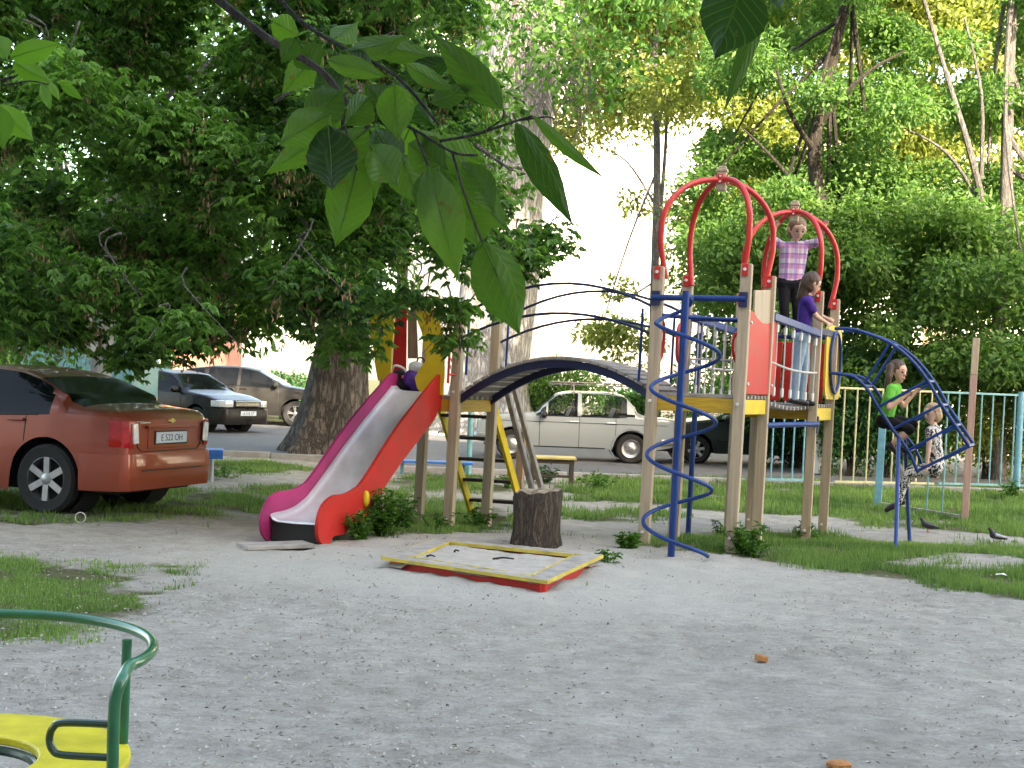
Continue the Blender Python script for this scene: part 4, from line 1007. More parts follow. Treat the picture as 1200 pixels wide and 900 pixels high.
car, wrap, hw_, L_c = make_car('copper orange sedan seen from behind, parked on the grass at left', G(59, 602), (1, -1), math.radians(-19), dict(sedan, rear_mat=M['glass_rear']), P_red, M['glass_dark'])
wrap(3.86, 1, 0, .25, .60, .035, P_red, 'rear_bumper')
wrap(.5, 0, 0, .22, .55, .045, P_red, 'front_bumper')
for s in (1, -1):
    wrap(4.12, 1, .58, .66, .915, .014, M['redlamp'], 'taillight', side=s, z0b=.64, z1b=.90)
    wrap(.30, 0, .42, .60, .74, .012, M['lamp'], 'headlight', side=s)
    b = MB(); b.beam((4.26-L_c/2+.024, s*.575, .69), (4.26-L_c/2+.020, s*.595, .88), .085, .02, (0, 1, 0)); b.build('reversing_lamp', M['lamp'], car, bevel=.008)
plate(car, 4.265, 0, .74, 1, 'E 522 OH', L_c)
b = MB(); b.box((4.26-L_c/2+.02, 0, .845), (.05, .82, .03)); b.box((4.26-L_c/2+.004, 0, .74), (.012, .72, .2)); b.build('plate_recess_trim', P_red, car, bevel=.01)
b = MB(); b.box((4.26-L_c/2+.012, 0, .90), (.02, .12, .02)); b.box((4.26-L_c/2+.012, 0.01, .90), (.021, .045, .045)); b.build('badge', mat('gilt_badge', (.7, .55, .2), .3, metal=.6), car, bevel=.006)
b = MB(); b.box((4.26-L_c/2+.010, -.42, .885), (.012, .16, .018)); b.build('badge', M['chrome'], car, bevel=.003)
b = MB(); b.tube([(4.26-L_c/2+.0, -.57, .89), (4.26-L_c/2+.004, -.52, .66), (4.26-L_c/2+.004, -.46, .615), (4.26-L_c/2+.004, .46, .615), (4.26-L_c/2+.004, .52, .66), (4.26-L_c/2, .57, .89)], .005, 6); b.build('boot_seam', M['black'], car)
b = MB(); b.beam((4.26-L_c/2+.055, -.5, .44), (4.26-L_c/2+.055, .5, .44), .006, .01); b.build('bumper_groove', M['black'], car)

hatch = dict(L=4.3, W=1.68, H=1.43, wheels=(.82, 3.3), wr=.29,
    top=[(0, .5), (.04, .66), (.12, .74), (.6, .88), (1.15, .95), (1.85, 1.36), (2.3, 1.42), (3.0, 1.40), (3.3, 1.3), (3.75, 1.05), (4.2, 1.02), (4.3, .9)],
    belt=[(0, .46), (.05, .62), (.12, .70), (.6, .82), (1.15, .88), (3.8, .95), (4.2, .96), (4.3, .86)],
    plan=[(0, .72), (.03, .8), (.12, .9), (.35, .96), (.9, 1.0), (3.4, 1.0), (4.1, .93), (4.3, .8)],
    side_glass=(1.3, 3.5), windscreen=(1.2, 1.82), rear_glass=(3.3, 3.75), pillars=[(2.3, .05), (3.1, .03)], gaps=[1.3, 2.3, 3.15], handles=[(2.15, .83), (2.98, .84)], rim='six', mirror=(1.45, .96), mould=.48)
pb_ = G(232, 506); car, wrap, hw_, L_c = make_car('black car with its lit front turned right, parked beyond the copper sedan', pb_, (0, 1), math.radians(180-32), hatch, P_black, M['glass_dark'])
wrap(.55, 0, 0, .20, .56, .05, P_black, 'front_bumper')
for s in (1, -1): wrap(.34, 0, .46, .60, .75, .014, M['lamp'], 'headlight', side=s)
b = MB(); b.box((-L_c/2-.012, 0, .67), (.03, .80, .13)); gr_ = b.build('grille', M['black'], car, bevel=.02)
b = MB(); b.box((-L_c/2-.03, 0, .735), (.02, .8, .012)); [b.box((-L_c/2-.03, 0, z), (.012, .76, .008)) for z in (.64, .67, .70)]; b.build('grille_bar', M['chrome'], gr_)
plate(car, -.045, 0, .46, -1, 'A 318 CP', L_c)
# the near wheel of a car that points right is its right side
cross = dict(L=4.45, W=1.80, H=1.60, wheels=(.88, 3.52), wr=.345, sill=.28,
    top=[(0, .6), (.04, .78), (.14, .9), (.6, 1.02), (1.2, 1.10), (1.95, 1.50), (2.4, 1.58), (3.2, 1.58), (3.9, 1.48), (4.3, 1.1), (4.4, 1.0), (4.45, .85)],
    belt=[(0, .55), (.05, .72), (.14, .84), (.6, .94), (1.2, 1.0), (4.1, 1.12), (4.35, 1.04), (4.45, .8)],
    plan=[(0, .72), (.04, .82), (.14, .91), (.4, .97), (.9, 1.0), (3.6, 1.0), (4.2, .94), (4.45, .82)],
    side_glass=(1.4, 4.0), windscreen=(1.25, 1.92), rear_glass=(3.92, 4.28), pillars=[(2.45, .05), (3.35, .05)], gaps=[1.35, 2.45, 3.4], handles=[(2.3, .98), (3.2, 1.0)], rim='ten', mirror=(1.45, 1.10))
car, wrap, hw_, L_c = make_car('dark grey crossover parked side-on beyond the black car, by the big trunk', G(346, 500), (0, 1), math.radians(180), cross, P_grey, M['glass_dark'])
wrap(.5, 0, 0, .3, .66, .04, P_grey, 'front_bumper'); wrap(3.95, 1, 0, .32, .72, .04, P_grey, 'rear_bumper')
for s in (1, -1): wrap(.4, 0, .5, .74, .88, .012, M['lamp'], 'headlight', side=s); wrap(4.1, 1, .55, .82, .98, .012, M['redlamp'], 'taillight', side=s)

classic = dict(L=4.1, W=1.61, H=1.44, wheels=(.72, 3.14), wr=.30, sill=.27,
    top=[(0, .62), (.03, .83), (.1, .88), (.7, .93), (1.15, .96), (1.62, 1.38), (1.9, 1.43), (2.7, 1.43), (3.0, 1.38), (3.35, .99), (3.5, .965), (4.0, .93), (4.07, .90), (4.1, .7)],
    belt=[(0, .56), (.03, .78), (.1, .84), (1.15, .90), (3.4, .92), (4.02, .89), (4.1, .68)],
    plan=[(0, .90), (.03, .95), (.2, .98), (.9, 1.0), (3.2, 1.0), (3.9, .97), (4.07, .94), (4.1, .9)],
    bottom=[(0, .36), (.4, .27), (3.6, .27), (4.1, .38)],
    side_glass=(1.22, 3.05), windscreen=(1.18, 1.58), rear_glass=(3.02, 3.33), pillars=[(1.42, .02), (2.08, .05), (2.72, .018)], gaps=[1.28, 2.08, 2.82], handles=[(1.97, .80), (2.72, .80)], rim='disc', rimmat=M['alloy'], tumble=.34, interior=True, mirror=(1.38, .93), mirror_mat=M['black'], handle_mat=M['chrome'])
car, wrap, hw_, L_c = make_car('pale grey-white boxy old sedan with a roof rack, parked side-on behind the bridge', G(738, 543), (1, -1), 0, classic, P_pale, M['glass_clear'])
wrap(3.75, 1, 0, .40, .52, .06, M['alloy'], 'rear_bumper'); wrap(.35, 0, 0, .40, .52, .06, M['alloy'], 'front_bumper')
for s in (1, -1):
    b = MB(); b.box((4.1-L_c/2+.012, s*.6, .72), (.03, .3, .15)); b.build('taillight', M['redlamp'], car, bevel=.006)
    b = MB(); b.box((-L_c/2-.012, s*.56, .70), (.03, .34, .17)); b.build('headlight', M['lamp'], car, bevel=.01)
    b = MB(); b.box((3.06-L_c/2+.06, s*(hw_(3.2, .9)-.012), .965), (.17, .02, .05)); b.build('vent', M['black'], car, bevel=.004)
    b = MB()
    pts_ = [V((3.14-L_c/2+.385*math.cos(a), s*(hw_(3.14, .5)+.004), .31+.385*math.sin(a))) for a in frange(-.1, PI+.1, .15)]; b.tube(pts_, .014, 6); b.build('wheel_arch_lip', P_pale, car)
    b = MB(); zz = .785; pts_ = [V((x-L_c/2, s*(hw_(x, zz)+.002), zz)) for x in frange(.1, 4.0, .15)]; b.tube(pts_, .006, 5); b.build('crease_trim', M['black'], car)
rk = MB()
for x in (1.95, 2.75):
    rk.tube([(x-L_c/2, -.62, 1.36), (x-L_c/2, -.6, 1.53), (x-L_c/2, .6, 1.53), (x-L_c/2, .62, 1.36)], .016, 8)
for y in frange(-.5, .51, .166): rk.tube([(1.55-L_c/2, y, 1.555), (3.15-L_c/2, y, 1.555)], .012, 6)
for y in (-.58, .58): rk.tube([(1.5-L_c/2, y, 1.60), (3.2-L_c/2, y, 1.60)], .014, 8)
for x in (1.5, 3.2): rk.tube([(x-L_c/2, -.58, 1.60), (x-L_c/2, .58, 1.60)], .014, 8)
for x in (1.5, 1.95, 2.75, 3.2):
    for y in (-.58, .58): rk.tube([(x-L_c/2, y, 1.53), (x-L_c/2, y, 1.60)], .010, 6)
rk.build('roof_rack', M['grey_plank'], car)
car, wrap, hw_, L_c = make_car('dark green car with red tail lamp seen between the tower posts', at(815, 523, 26.8)*1 and V((at(815, 523, 26.8).x, 26.8, -.13)), (0, -1), math.radians(4), dict(hatch, L=4.2, H=1.38), P_green, M['glass_clear'])
wrap(3.7, 1, 0, .26, .6, .04, P_green, 'rear_bumper'); wrap(.5, 0, 0, .26, .56, .04, P_green, 'front_bumper')
for s in (1, -1): wrap(3.95, 1, .5, .68, .86, .014, M['redlamp'], 'taillight', side=s); wrap(.34, 0, .46, .60, .75, .014, M['lamp'], 'headlight', side=s)
b = MB(); b.box((4.2-L_c/2+.01, 0, .66), (.012, .52, .11)); b.build('number_plate', M['plate'], car)
# ---------------------------------------------------------------- play complex (one bolted-together thing)
LEAN = .020
def K(p): return V((p.x+LEAN*max(0, p.z), p.y, p.z))
PC = empty('play_complex', (0, 0, 0), 'large timber play complex with red arches, steel slide, arched bridge and blue climbing tubes', 'play structure')
ea, eb = V((.94, -.30, 0)), V((.43, .90, 0)); SA, SB = .78, .84
C1 = G(856, 646); C1.z = 0
pC = C1; pA = C1-ea*SA; pD = C1+eb*SB; pB = pA+eb*SB
G2 = G(943.5, 632); G2.z = 0
GY = 13.25; G2 = V((at(943.5, 632, GY).x, GY, 0)); pG = G2; pE = pG-ea*SA*1.03; pH = pG+eb*SB; pF = pE+eb*SB
pFR = G(525, 621); pFR.z = 0; pFL = pFR-ea*SA; pBR = pFR+eb*SB; pBL = pFL+eb*SB
D1, D2, D3 = 1.36, 1.29, 1.24
def pz(p, z): return V((p.x, p.y, z))
def post(p, top, name='post', w=.098, m='timber'):
    b = MB(K); b.beam((p.x, p.y, zg(p.x, p.y)-.12), (p.x, p.y, top), w, w, ea); o = b.build(name, M[m], PC, bevel=.008)
    c = MB(K); q = pz(p, zg(p.x, p.y)+.12); fr = -eb*(w/2+.004)
    for z in (q.z, D1-.08): c.tube([pz(p, z)+fr*.95, pz(p, z)+fr*1.3], .014, 8)
    c.build('bolt_cap', M['white'], o); return o
for p, t in ((pA, 2.47), (pC, 2.50), (pD, 2.47), (pB, 2.47), (pE, 2.42), (pG, 2.46), (pH, 2.44), (pF, 2.44)): post(p, t)
for p, t in ((pFR, 2.12), (pBR, 2.22), (pFL, 2.10), (pBL, 2.12)): post(p, t)
# decks with planks and fascias
def deck(ps, z, fas):
    a, c, d, b_ = ps; n = 7; mb = MB(K); e1 = (c-a); e2 = (b_-a)
    for i in range(n):
        m0 = a+e2*((i+.5)/n)
        mb.beam(pz(m0-e1*.04, z-.018), pz(m0+e1*1.04, z-.018), e2.length/n-.008, .034, e2)
    mb.build('deck', M['grey_plank'], PC, bevel=.004)
    mb = MB(K)
    for p, q in ((a, c), (c, d), (d, b_), (b_, a)):
        dd = (q-p).normalized(); mb.beam(pz(p+dd*.05, z-.10), pz(q-dd*.05, z-.10), .03, .125, V((dd.y, -dd.x, 0)))
    mb.build('fascia', M[fas], PC, bevel=.004)
deck((pA, pC, pD, pB), D1, 'mustard'); deck((pE, pG, pH, pF), D2, 'mustard'); deck((pFL, pFR, pBR, pBL), D3, 'mustard')
for p, q, z in ((pC, pD, D1), (pG, pH, D2)):   # bright yellow outer boards
    dd = (q-p).normalized(); n_ = V((dd.y, -dd.x, 0)); mb = MB(K); mb.beam(pz(p+dd*.05, z-.105)+n_*.025, pz(q-dd*.05, z-.105)+n_*.025, .018, .13, n_); mb.build('fascia_board', M['yellow'], PC, bevel=.004)
# red dome arches
def dome(ps, tops, apex):
    c = sum(ps, V())/4
    for p, t in zip(ps, tops):
        d = c-p; R_ = d.length
        pts = [pz(p, t-.10)+d.normalized()*.07]; pts += [pz(p, t+.02)+d*.02/R_*2]; h0 = t+.36
        pts.append(pz(p, h0-.15)+d*.0)
        for k in range(0, 13):
            a = PI/2*k/12; pts.append(pz(c-d*math.cos(a)**.95 if k < 12 else c-d*.0, h0+(apex-h0)*math.sin(a)))
        pts[-1] = pz(c-d*.06, apex)
        mb = MB(K); mb.tube(cat_spline(pts, 3), .027, 12); o = mb.build('arch', M['redtube'], PC, smooth=True)
        mb = MB(K); mb.beam(pz(p, t-.11)-ea*0-eb*.056, pz(p, t-.0)-eb*.056, .055, .012, ea); mb.build('bracket', M['redtube'], o, bevel=.004)
        mb = MB(K); mb.tube([pz(p, t-.05)-eb*.06, pz(p, t-.05)-eb*.075], .014, 8); mb.build('bolt_cap', M['white'], o)
    mb = MB(K); mb.beam(pz(c, apex-.10), pz(c, apex+.07), .085, .085, ea); mb.beam(pz(c, apex+.07), pz(c, apex+.10), .10, .10, ea); mb.beam(pz(c, apex+.10), pz(c, apex+.125), .07, .07, ea); f = mb.build('finial', M['timber'], PC, bevel=.008)
    mb = MB(K)
    for n_ in (ea, -ea, eb, -eb): mb.beam(pz(c, apex-.04)+n_*.049, pz(c, apex+.05)+n_*.049, .045, .012, V((n_.y, -n_.x, 0)))
    mb.build('bracket', M['redtube'], f, bevel=.003)
    mb = MB(K)
    for n_ in (ea, -eb):
        for z in (-.02, .03): mb.tube([pz(c, apex+z)+n_*.05, pz(c, apex+z)+n_*.064], .010, 8)
    mb.build('bolt_cap', M['white'], f)
def zat(px, py, p): return at(px, py, p.y).z
dome((pA, pC, pD, pB), (2.47, 2.50, 2.47, 2.47), zat(842, 211, (pA+pD)/2))
dome((pE, pG, pH, pF), (2.42, 2.46, 2.44, 2.44), zat(930, 249, (pE+pH)/2))
# spiral climber in front of the first tower
pole = G(786, 653); zt1 = zat(820, 350, (pA+pC)/2); cr = .275; pc = V((pole.x+.03, pole.y, 0))
mb = MB(K); mb.tube([pz(pole, -.1), pz(pole, zt1+.01)], .030, 14); sp_ = mb.build('spiral_climber', M['blue'], PC, smooth=True)
mb = MB(K); pts = []
lz = zat(757, 378, pc); turns = 3.8; z0 = .03
# leftmost point = angle pi; going down the coil passes the front
for i in range(0, 141):
    t = i/140; a = PI*.3 + 2*PI*turns*t; z = zt1-.06-(zt1-.06-z0)*t; R_ = cr*min(1, .12+t*9)
    pts.append(V((pc.x+R_*math.cos(a), pc.y+R_*math.sin(a), z)))
pts = [pz(pole, zt1-.01)]+pts
mb.tube(pts, .017, 9); mb.build('coil', M['blue'], sp_, smooth=True)
mb = MB(K); fr = -eb*.06
mb.tube([pz(pA, zt1)-ea*.03+fr, pz(pC, zt1)+ea*.02+fr], .027, 12); mb.tube([pz((pA+pC)/2, zt1)+fr-ea*.06, pz(pole, zt1-.02)], .024, 10)
mb.build('top_bar', M['blue'], sp_, smooth=True)
for p in (pA, pC): mb = MB(K); mb.beam(pz(p, zt1-.07)+fr*1.05, pz(p, zt1+.06)+fr*1.05, .075, .02, ea); mb.build('clamp', M['navy'], sp_, bevel=.004)
# second blue pole and its bars at the back of the tower
p2 = G(806, 628); mb = MB(K); mb.tube([V((p2.x, p2.y, zg(p2.x, p2.y)-.05)), pz(p2, 2.12)], .028, 12); q2 = mb.build('fire_pole', M['blue'], PC, smooth=True)
mb = MB(K); mb.tube([pz(pB, 2.12), pz(p2, 2.12), pz(pB.lerp(pA, .2), 2.12)], .022, 10); mb.build('pole_bracket', M['blue'], q2, smooth=True)
mb = MB(K); mb.tube([pz(pA, 2.04)+ea*.04, pz(pD, 2.04)-ea*.0], .02, 10); mb.tube([pz(pB, 2.06), pz(pD, 2.06)], .022, 10); mb.build('cross_bar', M['blue'], PC, smooth=True)
# red grab loops between A and B and at post E side
for p, sgn in ((pA, 1), (pB, -1)):
    o_ = eb*.12*sgn; mb = MB(K); mb.tube(cat_spline([pz(p+o_*.4, 2.02), pz(p+o_*1.6, 1.98), pz(p+o_*1.9, 1.85), pz(p+o_*1.6, 1.68), pz(p+o_*.4, 1.62)], 5), .016, 8); mb.build('grab_handle', M['redtube'], PC, smooth=True)
p = pD-ea*.32; mb = MB(K); mb.tube(cat_spline([pz(p+ea*.25, 2.0), pz(p+ea*.05, 1.95), pz(p, 1.84), pz(p+ea*.05, 1.66), pz(p+ea*.25, 1.6)], 5), .016, 8); mb.build('grab_handle', M['redtube'], PC, smooth=True)
# flat panels traced on upright planes of the towers
def panel(name, px, p0, dr, th, m, off=V(), par=None, bev=.006):
    d = dr.normalized(); n_ = V((d.y, -d.x, 0)); pts = [onplane(x, y, p0+off, d) for x, y in px]
    b = MB(); b.prism(pts, n_*th); return b.build(name, M[m], par or PC, bevel=bev)
nCD = V((eb.y, -eb.x, 0))
curve = [(873, 462), (876, 368), (879, 364), (883, 366), (886, 372), (892, 378), (899, 380), (905, 376), (910, 372), (911, 380), (909, 430), (903, 463)]
ro = panel('red_panel', curve, pC, eb, .022, 'red', nCD*.06)
b = MB()
for x, y in ((880, 378), (876, 450), (904, 452)):
    q = onplane(x, y, pC+nCD*.075, eb); b.tube([q, q+nCD*.012], .014, 10)
b.build('bolt_cap', M['white'], ro)
cw = [onplane(x, y, pC+nCD*.052, eb) for x, y in ((884, 340), (905, 340), (908, 376), (899, 382), (890, 381), (883, 372))]
b = MB(); b.prism(cw, nCD*.02); b.build('panel_insert', M['timber'], PC, bevel=.004)
# rope net bridge between the towers
def ropeside(P, Q, zP, zQ, dP, dQ, offs, nm):
    d = (Q-P).normalized(); mb = MB(K)
    mb.beam(pz(P, zP)+offs, pz(Q, zQ)+offs, .05, .075, V((d.y, -d.x, 0))); rl = mb.build('net_rail', M['blue'], PC, bevel=.01)
    mb = MB(K); mk = MB(K); n = 6
    for i in range(n):
        t = (i+.6)/n; a = pz(P.lerp(Q, t), zP+(zQ-zP)*t-.03)+offs; c = pz(P.lerp(Q, t), dP+(dQ-dP)*t+.02)+offs
        mb.tube([a, a.lerp(c, .5)+d*.006, c], .0075, 6)
        mb.tube([a+V((0, 0, -.03)), a+V((0, 0, -.10))], .018, 8, mi=1); mb.tube([c+V((0, 0, .01)), c+V((0, 0, .09))], .015, 8, mi=1)
    h = []
    for i in range(9):
        t = i/8; h.append(pz(P.lerp(Q, t), (zP+dP)/2+((zQ+dQ)/2-(zP+dP)/2)*t-.03*math.sin(PI*t)-.04)+offs)
    mb.tube(h, .011, 7); mb.build('net', [M['rope'], M['white']], rl)
ropeside(pD+eb*.04, pG-eb*.04, 2.10, 2.02, D1-.02, D2, ea*.03, 'a')
ropeside(pB+eb*.04, pE-eb*.04, 2.10, 2.02, D1-.02, D2, -ea*.03, 'b')
mb = MB(K); n = 13
for i in range(n):
    t = (i+.5)/n; a = pD.lerp(pG, t)-ea*.02; c = pB.lerp(pE, t)+ea*.02; z = D1-.03+(D2-D1)*t-.05*math.sin(PI*t); mb.beam(pz(a, z), pz(c, z), .10, .035, eb)
mb.build('net_bridge_deck', M['grey_plank'], PC, bevel=.005)
# ropes across tower one's back, and low blue bar under the net bridge
mb = MB(K)
for i in range(7):
    q = pB.lerp(pD, (i+.5)/7); mb.tube([pz(q, 2.05), pz(q, D1)], .008, 6)
mb.tube([pz(pB, 1.68), pz(pD, 1.68)], .009, 6); mb.build('net', M['rope'], PC)
lz = zat(935, 496, pG); d_ = pz(pD, lz)
mb = MB(K); mb.tube([pz(pD, lz-.0)+nCD*.03, pz(pG, lz)+nCD*.06], .026, 12); lb = mb.build('low_bar', M['blue'], PC, smooth=True)
mb = MB(K); mb.beam(pz(pG, lz-.10)+nCD*.055, pz(pG, lz+.08)+nCD*.055, .03, .06, nCD); mb.build('clamp', M['navy'], lb, bevel=.006)
# red slatted back panel seen through the net
for k in range(5):
    q = pE.lerp(pG, .12+.19*k); mb = MB(K); mb.beam(pz(q, D2+.02)+eb*.62, pz(q, D2+.66)+eb*.62, .115, .02, ea); mb.build('back_slat', M['red'], PC, bevel=.006)
mb = MB(K); mb.tube([pz(pF, 2.02), pz(pH, 2.02)], .026, 10); mb.tube([pz(pE, 2.02), pz(pF, 2.02)], .022, 10); mb.build('top_rail', M['blue'], PC, smooth=True)
mb = MB(K); mb.beam(pz(pG, 2.05)+ea*.02, pz(pH, 2.05)+ea*.02, .05, .075, nCD); mb.build('top_rail', M['navy'], PC, bevel=.008)
# yellow crawl-through panel with blue ring, and the climbing cage
n_gh = nCD; mid = onplane(976, 425, pG+n_gh*.06, eb)
def ringpanel(w_, h_, rx, rz, th, z_off):
    n = 48; d = eb.normalized(); out = []; inn = []
    for k in range(n):
        a = 2*PI*k/n; c, s = math.cos(a), math.sin(a); q = .5   # superellipse outer edge
        out.append(mid+d*(w_/2*math.copysign(abs(c)**.28, c))+V((0, 0, z_off+h_/2*math.copysign(abs(s)**.28, s)))); inn.append(mid+d*(rx*c)+V((0, 0, rz*s)))
    vs = []; fs = []
    for o in (-th/2, th/2): vs += [p+n_gh*o for p in out]+[p+n_gh*o for p in inn]
    for k in range(n):
        j = (k+1) % n
        fs += [(k, j, n+j, n+k), (2*n+k, 3*n+k, 3*n+j, 2*n+j), (k, 2*n+k, 2*n+j, j), (n+k, n+j, 3*n+j, 3*n+k)]
    return MB().add(vs, fs).build('crawl_panel', M['yellow'], PC, smooth=True)
cpn = ringpanel(.80, .80, .29, .34, .02, 0)
mb = MB(); mb.tube([mid+n_gh*.03+eb*(.27*math.cos(2*PI*k/32))+V((0, 0, .33*math.sin(2*PI*k/32))) for k in range(32)], .017, 8, closed=True); mb.build('ring', M['blue'], cpn, smooth=True)
mb = MB()
for a in (.36, -.36):
    for z in (.36, -.36):
        q = mid+eb*a+V((0, 0, z))+n_gh*.01; mb.tube([q, q+n_gh*.014], .014, 8)
mb.build('bolt_cap', M['white'], cpn)
cp0 = mid-eb*.26; ca = V((.955, -.295, 0))
outer = [(978, 385), (1000, 386), (1022, 393), (1043, 402), (1066, 420), (1087, 446), (1103, 474), (1119, 498), (1135, 522)]
inner = [(972, 437), (990, 439), (1003, 443), (1017, 457), (1029, 477), (1046, 503), (1064, 528), (1075, 552)]
On = [onplane(x, y, cp0, ca) for x, y in outer]; In = [onplane(x, y, cp0, ca) for x, y in inner]; wv = eb.normalized()*.50
cg = MB(); cg.tube(cat_spline(On, 6), .018, 9); cage = cg.build('climbing_cage', M['blue'], PC, smooth=True)
for L_ in (In, [p+wv for p in On], [p+wv for p in In]):
    mb = MB(); mb.tube(cat_spline(L_, 6), .018, 9); mb.build('cage_rail', M['blue'], cage, smooth=True)
for io, ii_ in ((3, 2.6), (5, 4), (6, 5), (7, 6), (8, 7)):
    a = On[io]; i0 = int(ii_); c = In[i0].lerp(In[min(i0+1, 7)], ii_-i0); mb = MB(); mb.tube([a, c, c+wv, a+wv], .0155, 8, closed=True); mb.build('cage_hoop', M['blue'], cage, smooth=True)
l1 = In[6]; f1 = G(1050, 645); l2 = In[6]+wv*.9; f2 = G(1067, 636)
for a, f in ((onplane(1053, 515, cp0, ca), f1), (onplane(1053, 515, cp0, ca)+wv*.85, f2)):
    mb = MB(); mb.tube([V((f.x, f.y, f.z-.1)), a], .022, 10); mb.build('cage_leg', M['blue'], cage, smooth=True)
# arched plank bridge
nP, nQ, fP, fQ = pFR, pA, pBR, pB; hz = D3-.03; rise = .34
def bz(t): return (D3+(D1-D3)*t)+4*rise*t*(1-t)-.0
def bp_(t, s, dz=0):
    n_ = nP.lerp(nQ, t); f_ = fP.lerp(fQ, t); return pz(n_.lerp(f_, s), bz(t)+dz)
mb = MB(K); n = 23
for i in range(n):
    t = (i+.5)/n; a = bp_(t, .02); c = bp_(t, .98); dd = (bp_(min(1, t+.02), .5)-bp_(max(0, t-.02), .5)).normalized(); mb.beam(a, c, .082, .030, dd)
mb.build('bridge_planks', M['grey_plank'], PC, bevel=.004)
for s in (.06, .94):
    mb = MB(K)
    for i in range(16): mb.beam(bp_(i/16, s, -.055), bp_((i+1.02)/16, s, -.055), .04, .07, eb)
    mb.build('bridge_beam', M['navy'], PC)
def railc(P, Q, zs, px_, nm='handrail'):
    mb = MB(K); pts = []
    for i in range(13):
        t = i/12; z = zs[0]+(zs[2]-zs[0])*t+4*(zs[1]-(zs[0]+zs[2])/2)*t*(1-t); pts.append(pz(P.lerp(Q, t), z))
    mb.tube(pts, .0135, 9); mb.build(nm, M['navy'], PC, smooth=True)
for P_, Q_ in ((nP-eb*.03, nQ-eb*.03), (fP+eb*.03, fQ+eb*.03)):
    railc(P_, Q_, (2.02, 2.34, 2.10), 0); railc(P_, Q_, (1.80, 2.06, 1.86), 0)
    mb = MB(K)
    for t in (.06, .94):
        q = P_.lerp(Q_, t); mb.tube([pz(q, 1.45), pz(q, 2.10)], .012, 8)
    mb.build('baluster', M['blue'], PC, smooth=True)
# left tower: yellow cheek panels, red back panel, red tubes
nF = V((ea.y, -ea.x, 0)).normalized(); nF = nF if nF.y < 0 else -nF
panel('cheek_panel', [(489, 357), (505, 349), (507, 362), (513, 371), (519, 388), (521, 410), (521, 440), (519, 463), (497, 464), (489, 455), (486, 443), (492, 432), (500, 421), (497, 402), (494, 388), (488, 372)], pFR, ea, .022, 'yellow', nF*.06)
panel('cheek_panel', [(438, 356), (444, 347), (452, 353), (460, 351), (461, 370), (463, 382), (460, 402), (459, 430), (458, 446), (443, 446), (440, 430), (437, 405), (433, 388), (435, 372)], pFR, ea, .022, 'yellow', nF*.06)
panel('back_panel', [(460, 360), (477, 361), (476, 440), (458, 440)], pBL, ea, .02, 'red', V((0, 0, 0)))
panel('side_post_board', [(478, 363), (488, 364), (490, 420), (478, 420)], pBL, ea, .02, 'timber_brown', V((0, 0, 0)))
def tubeon(px, p0, d, r, m, nm): 
    b = MB(); b.tube([onplane(x, y, p0, d) for x, y in px], r, 9); return b.build(nm, M[m], PC, smooth=True)
tubeon([(441, 359), (460, 359), (480, 359)], pFR+nF*.09, ea, .017, 'redtube', 'guard_tube')
tubeon([(516, 362), (527, 361), (527.5, 400), (525, 449)], pFR+nF*.09, ea, .013, 'redtube', 'guard_tube')
for z in (1.45, 1.9):
    mb = MB(K); mb.tube([pz(pFR, z)+nF*.06, pz(pFR, z)+nF*.11-ea*.05], .012, 8); mb.build('bracket', M['redtube'], PC)
# slide
sd_ = -eb.normalized(); so_ = (pFL+pFR)/2+nF*.0; sw = V((sd_.y, -sd_.x, 0)).normalized(); sw = sw if sw.x > 0 else -sw
End = G(345, 637); T_ = onplane(505, 443, pFR+nF*.05, ea); T_ = V((so_.x, so_.y, 0))
Ls = (V((End.x, End.y, 0))-T_).length; sd_ = (V((End.x, End.y, 0))-T_).normalized(); sw = V((-sd_.y, sd_.x, 0)); sw = sw if sw.x > 0 else -sw
prof = [(-.02, 1.27), (.10, 1.265), (.22, 1.22), (Ls*.42, .75+.02), (Ls*.70, .345), (Ls*.80, .235), (Ls*.88, .195), (Ls*.985, .185), (Ls*1.0, .165)]
pr = cat_spline([V((s, 0, z)) for s, z in prof], 5); hwS = .235
b = MB(); vs = []; fs = []
cs = [(-hwS, .045), (-hwS+.03, .012), (-hwS+.07, 0), (0, -.004), (hwS-.07, 0), (hwS-.03, .012), (hwS, .045)]
for p in pr:
    for a, dz in cs: q = T_+sd_*p.x+sw*a; vs.append(V((q.x, q.y, p.z+dz)))
k = len(cs)
for i in range(len(pr)-1):
    for j in range(k-1): fs.append((i*k+j, i*k+j+1, (i+1)*k+j+1, (i+1)*k+j))
b.add(vs, fs); ch = b.build('slide_chute', M['steel'], PC, smooth=True)
sm_ = ch.modifiers.new('t', 'SOLIDIFY'); sm_.thickness = .004
top_o = [(-.04, 1.44), (.08, 1.44), (.2, 1.40), (Ls*.42, .96), (Ls*.70, .51), (Ls*.78, .43), (Ls*.86, .40), (Ls*.94, .40), (Ls*1.01, .34), (Ls*1.045, .22), (Ls*1.04, .08), (Ls*1.0, .0)]
bot_o = [(Ls*.965, -.02), (Ls*.93, .06), (Ls*.86, .06), (Ls*.80, .10), (Ls*.70, .14), (Ls*.66, .2), (Ls*.42, .56), (.22, .98), (.1, 1.08), (-.04, 1.10)]
outl = [(p.x, p.z) for p in cat_spline([V((s, 0, z)) for s, z in top_o], 4)]+[(p.x, p.z) for p in cat_spline([V((s, 0, z)) for s, z in bot_o], 4)]
for sg_, m_ in ((1, 'red'), (-1, 'magenta')):
    pts = [T_+sd_*s+sw*(sg_*(hwS+.018))+V((0, 0, z)) for s, z in outl]
    b = MB(); b.prism(pts, sw*.03); b.build('slide_side', M[m_], PC, bevel=.008)
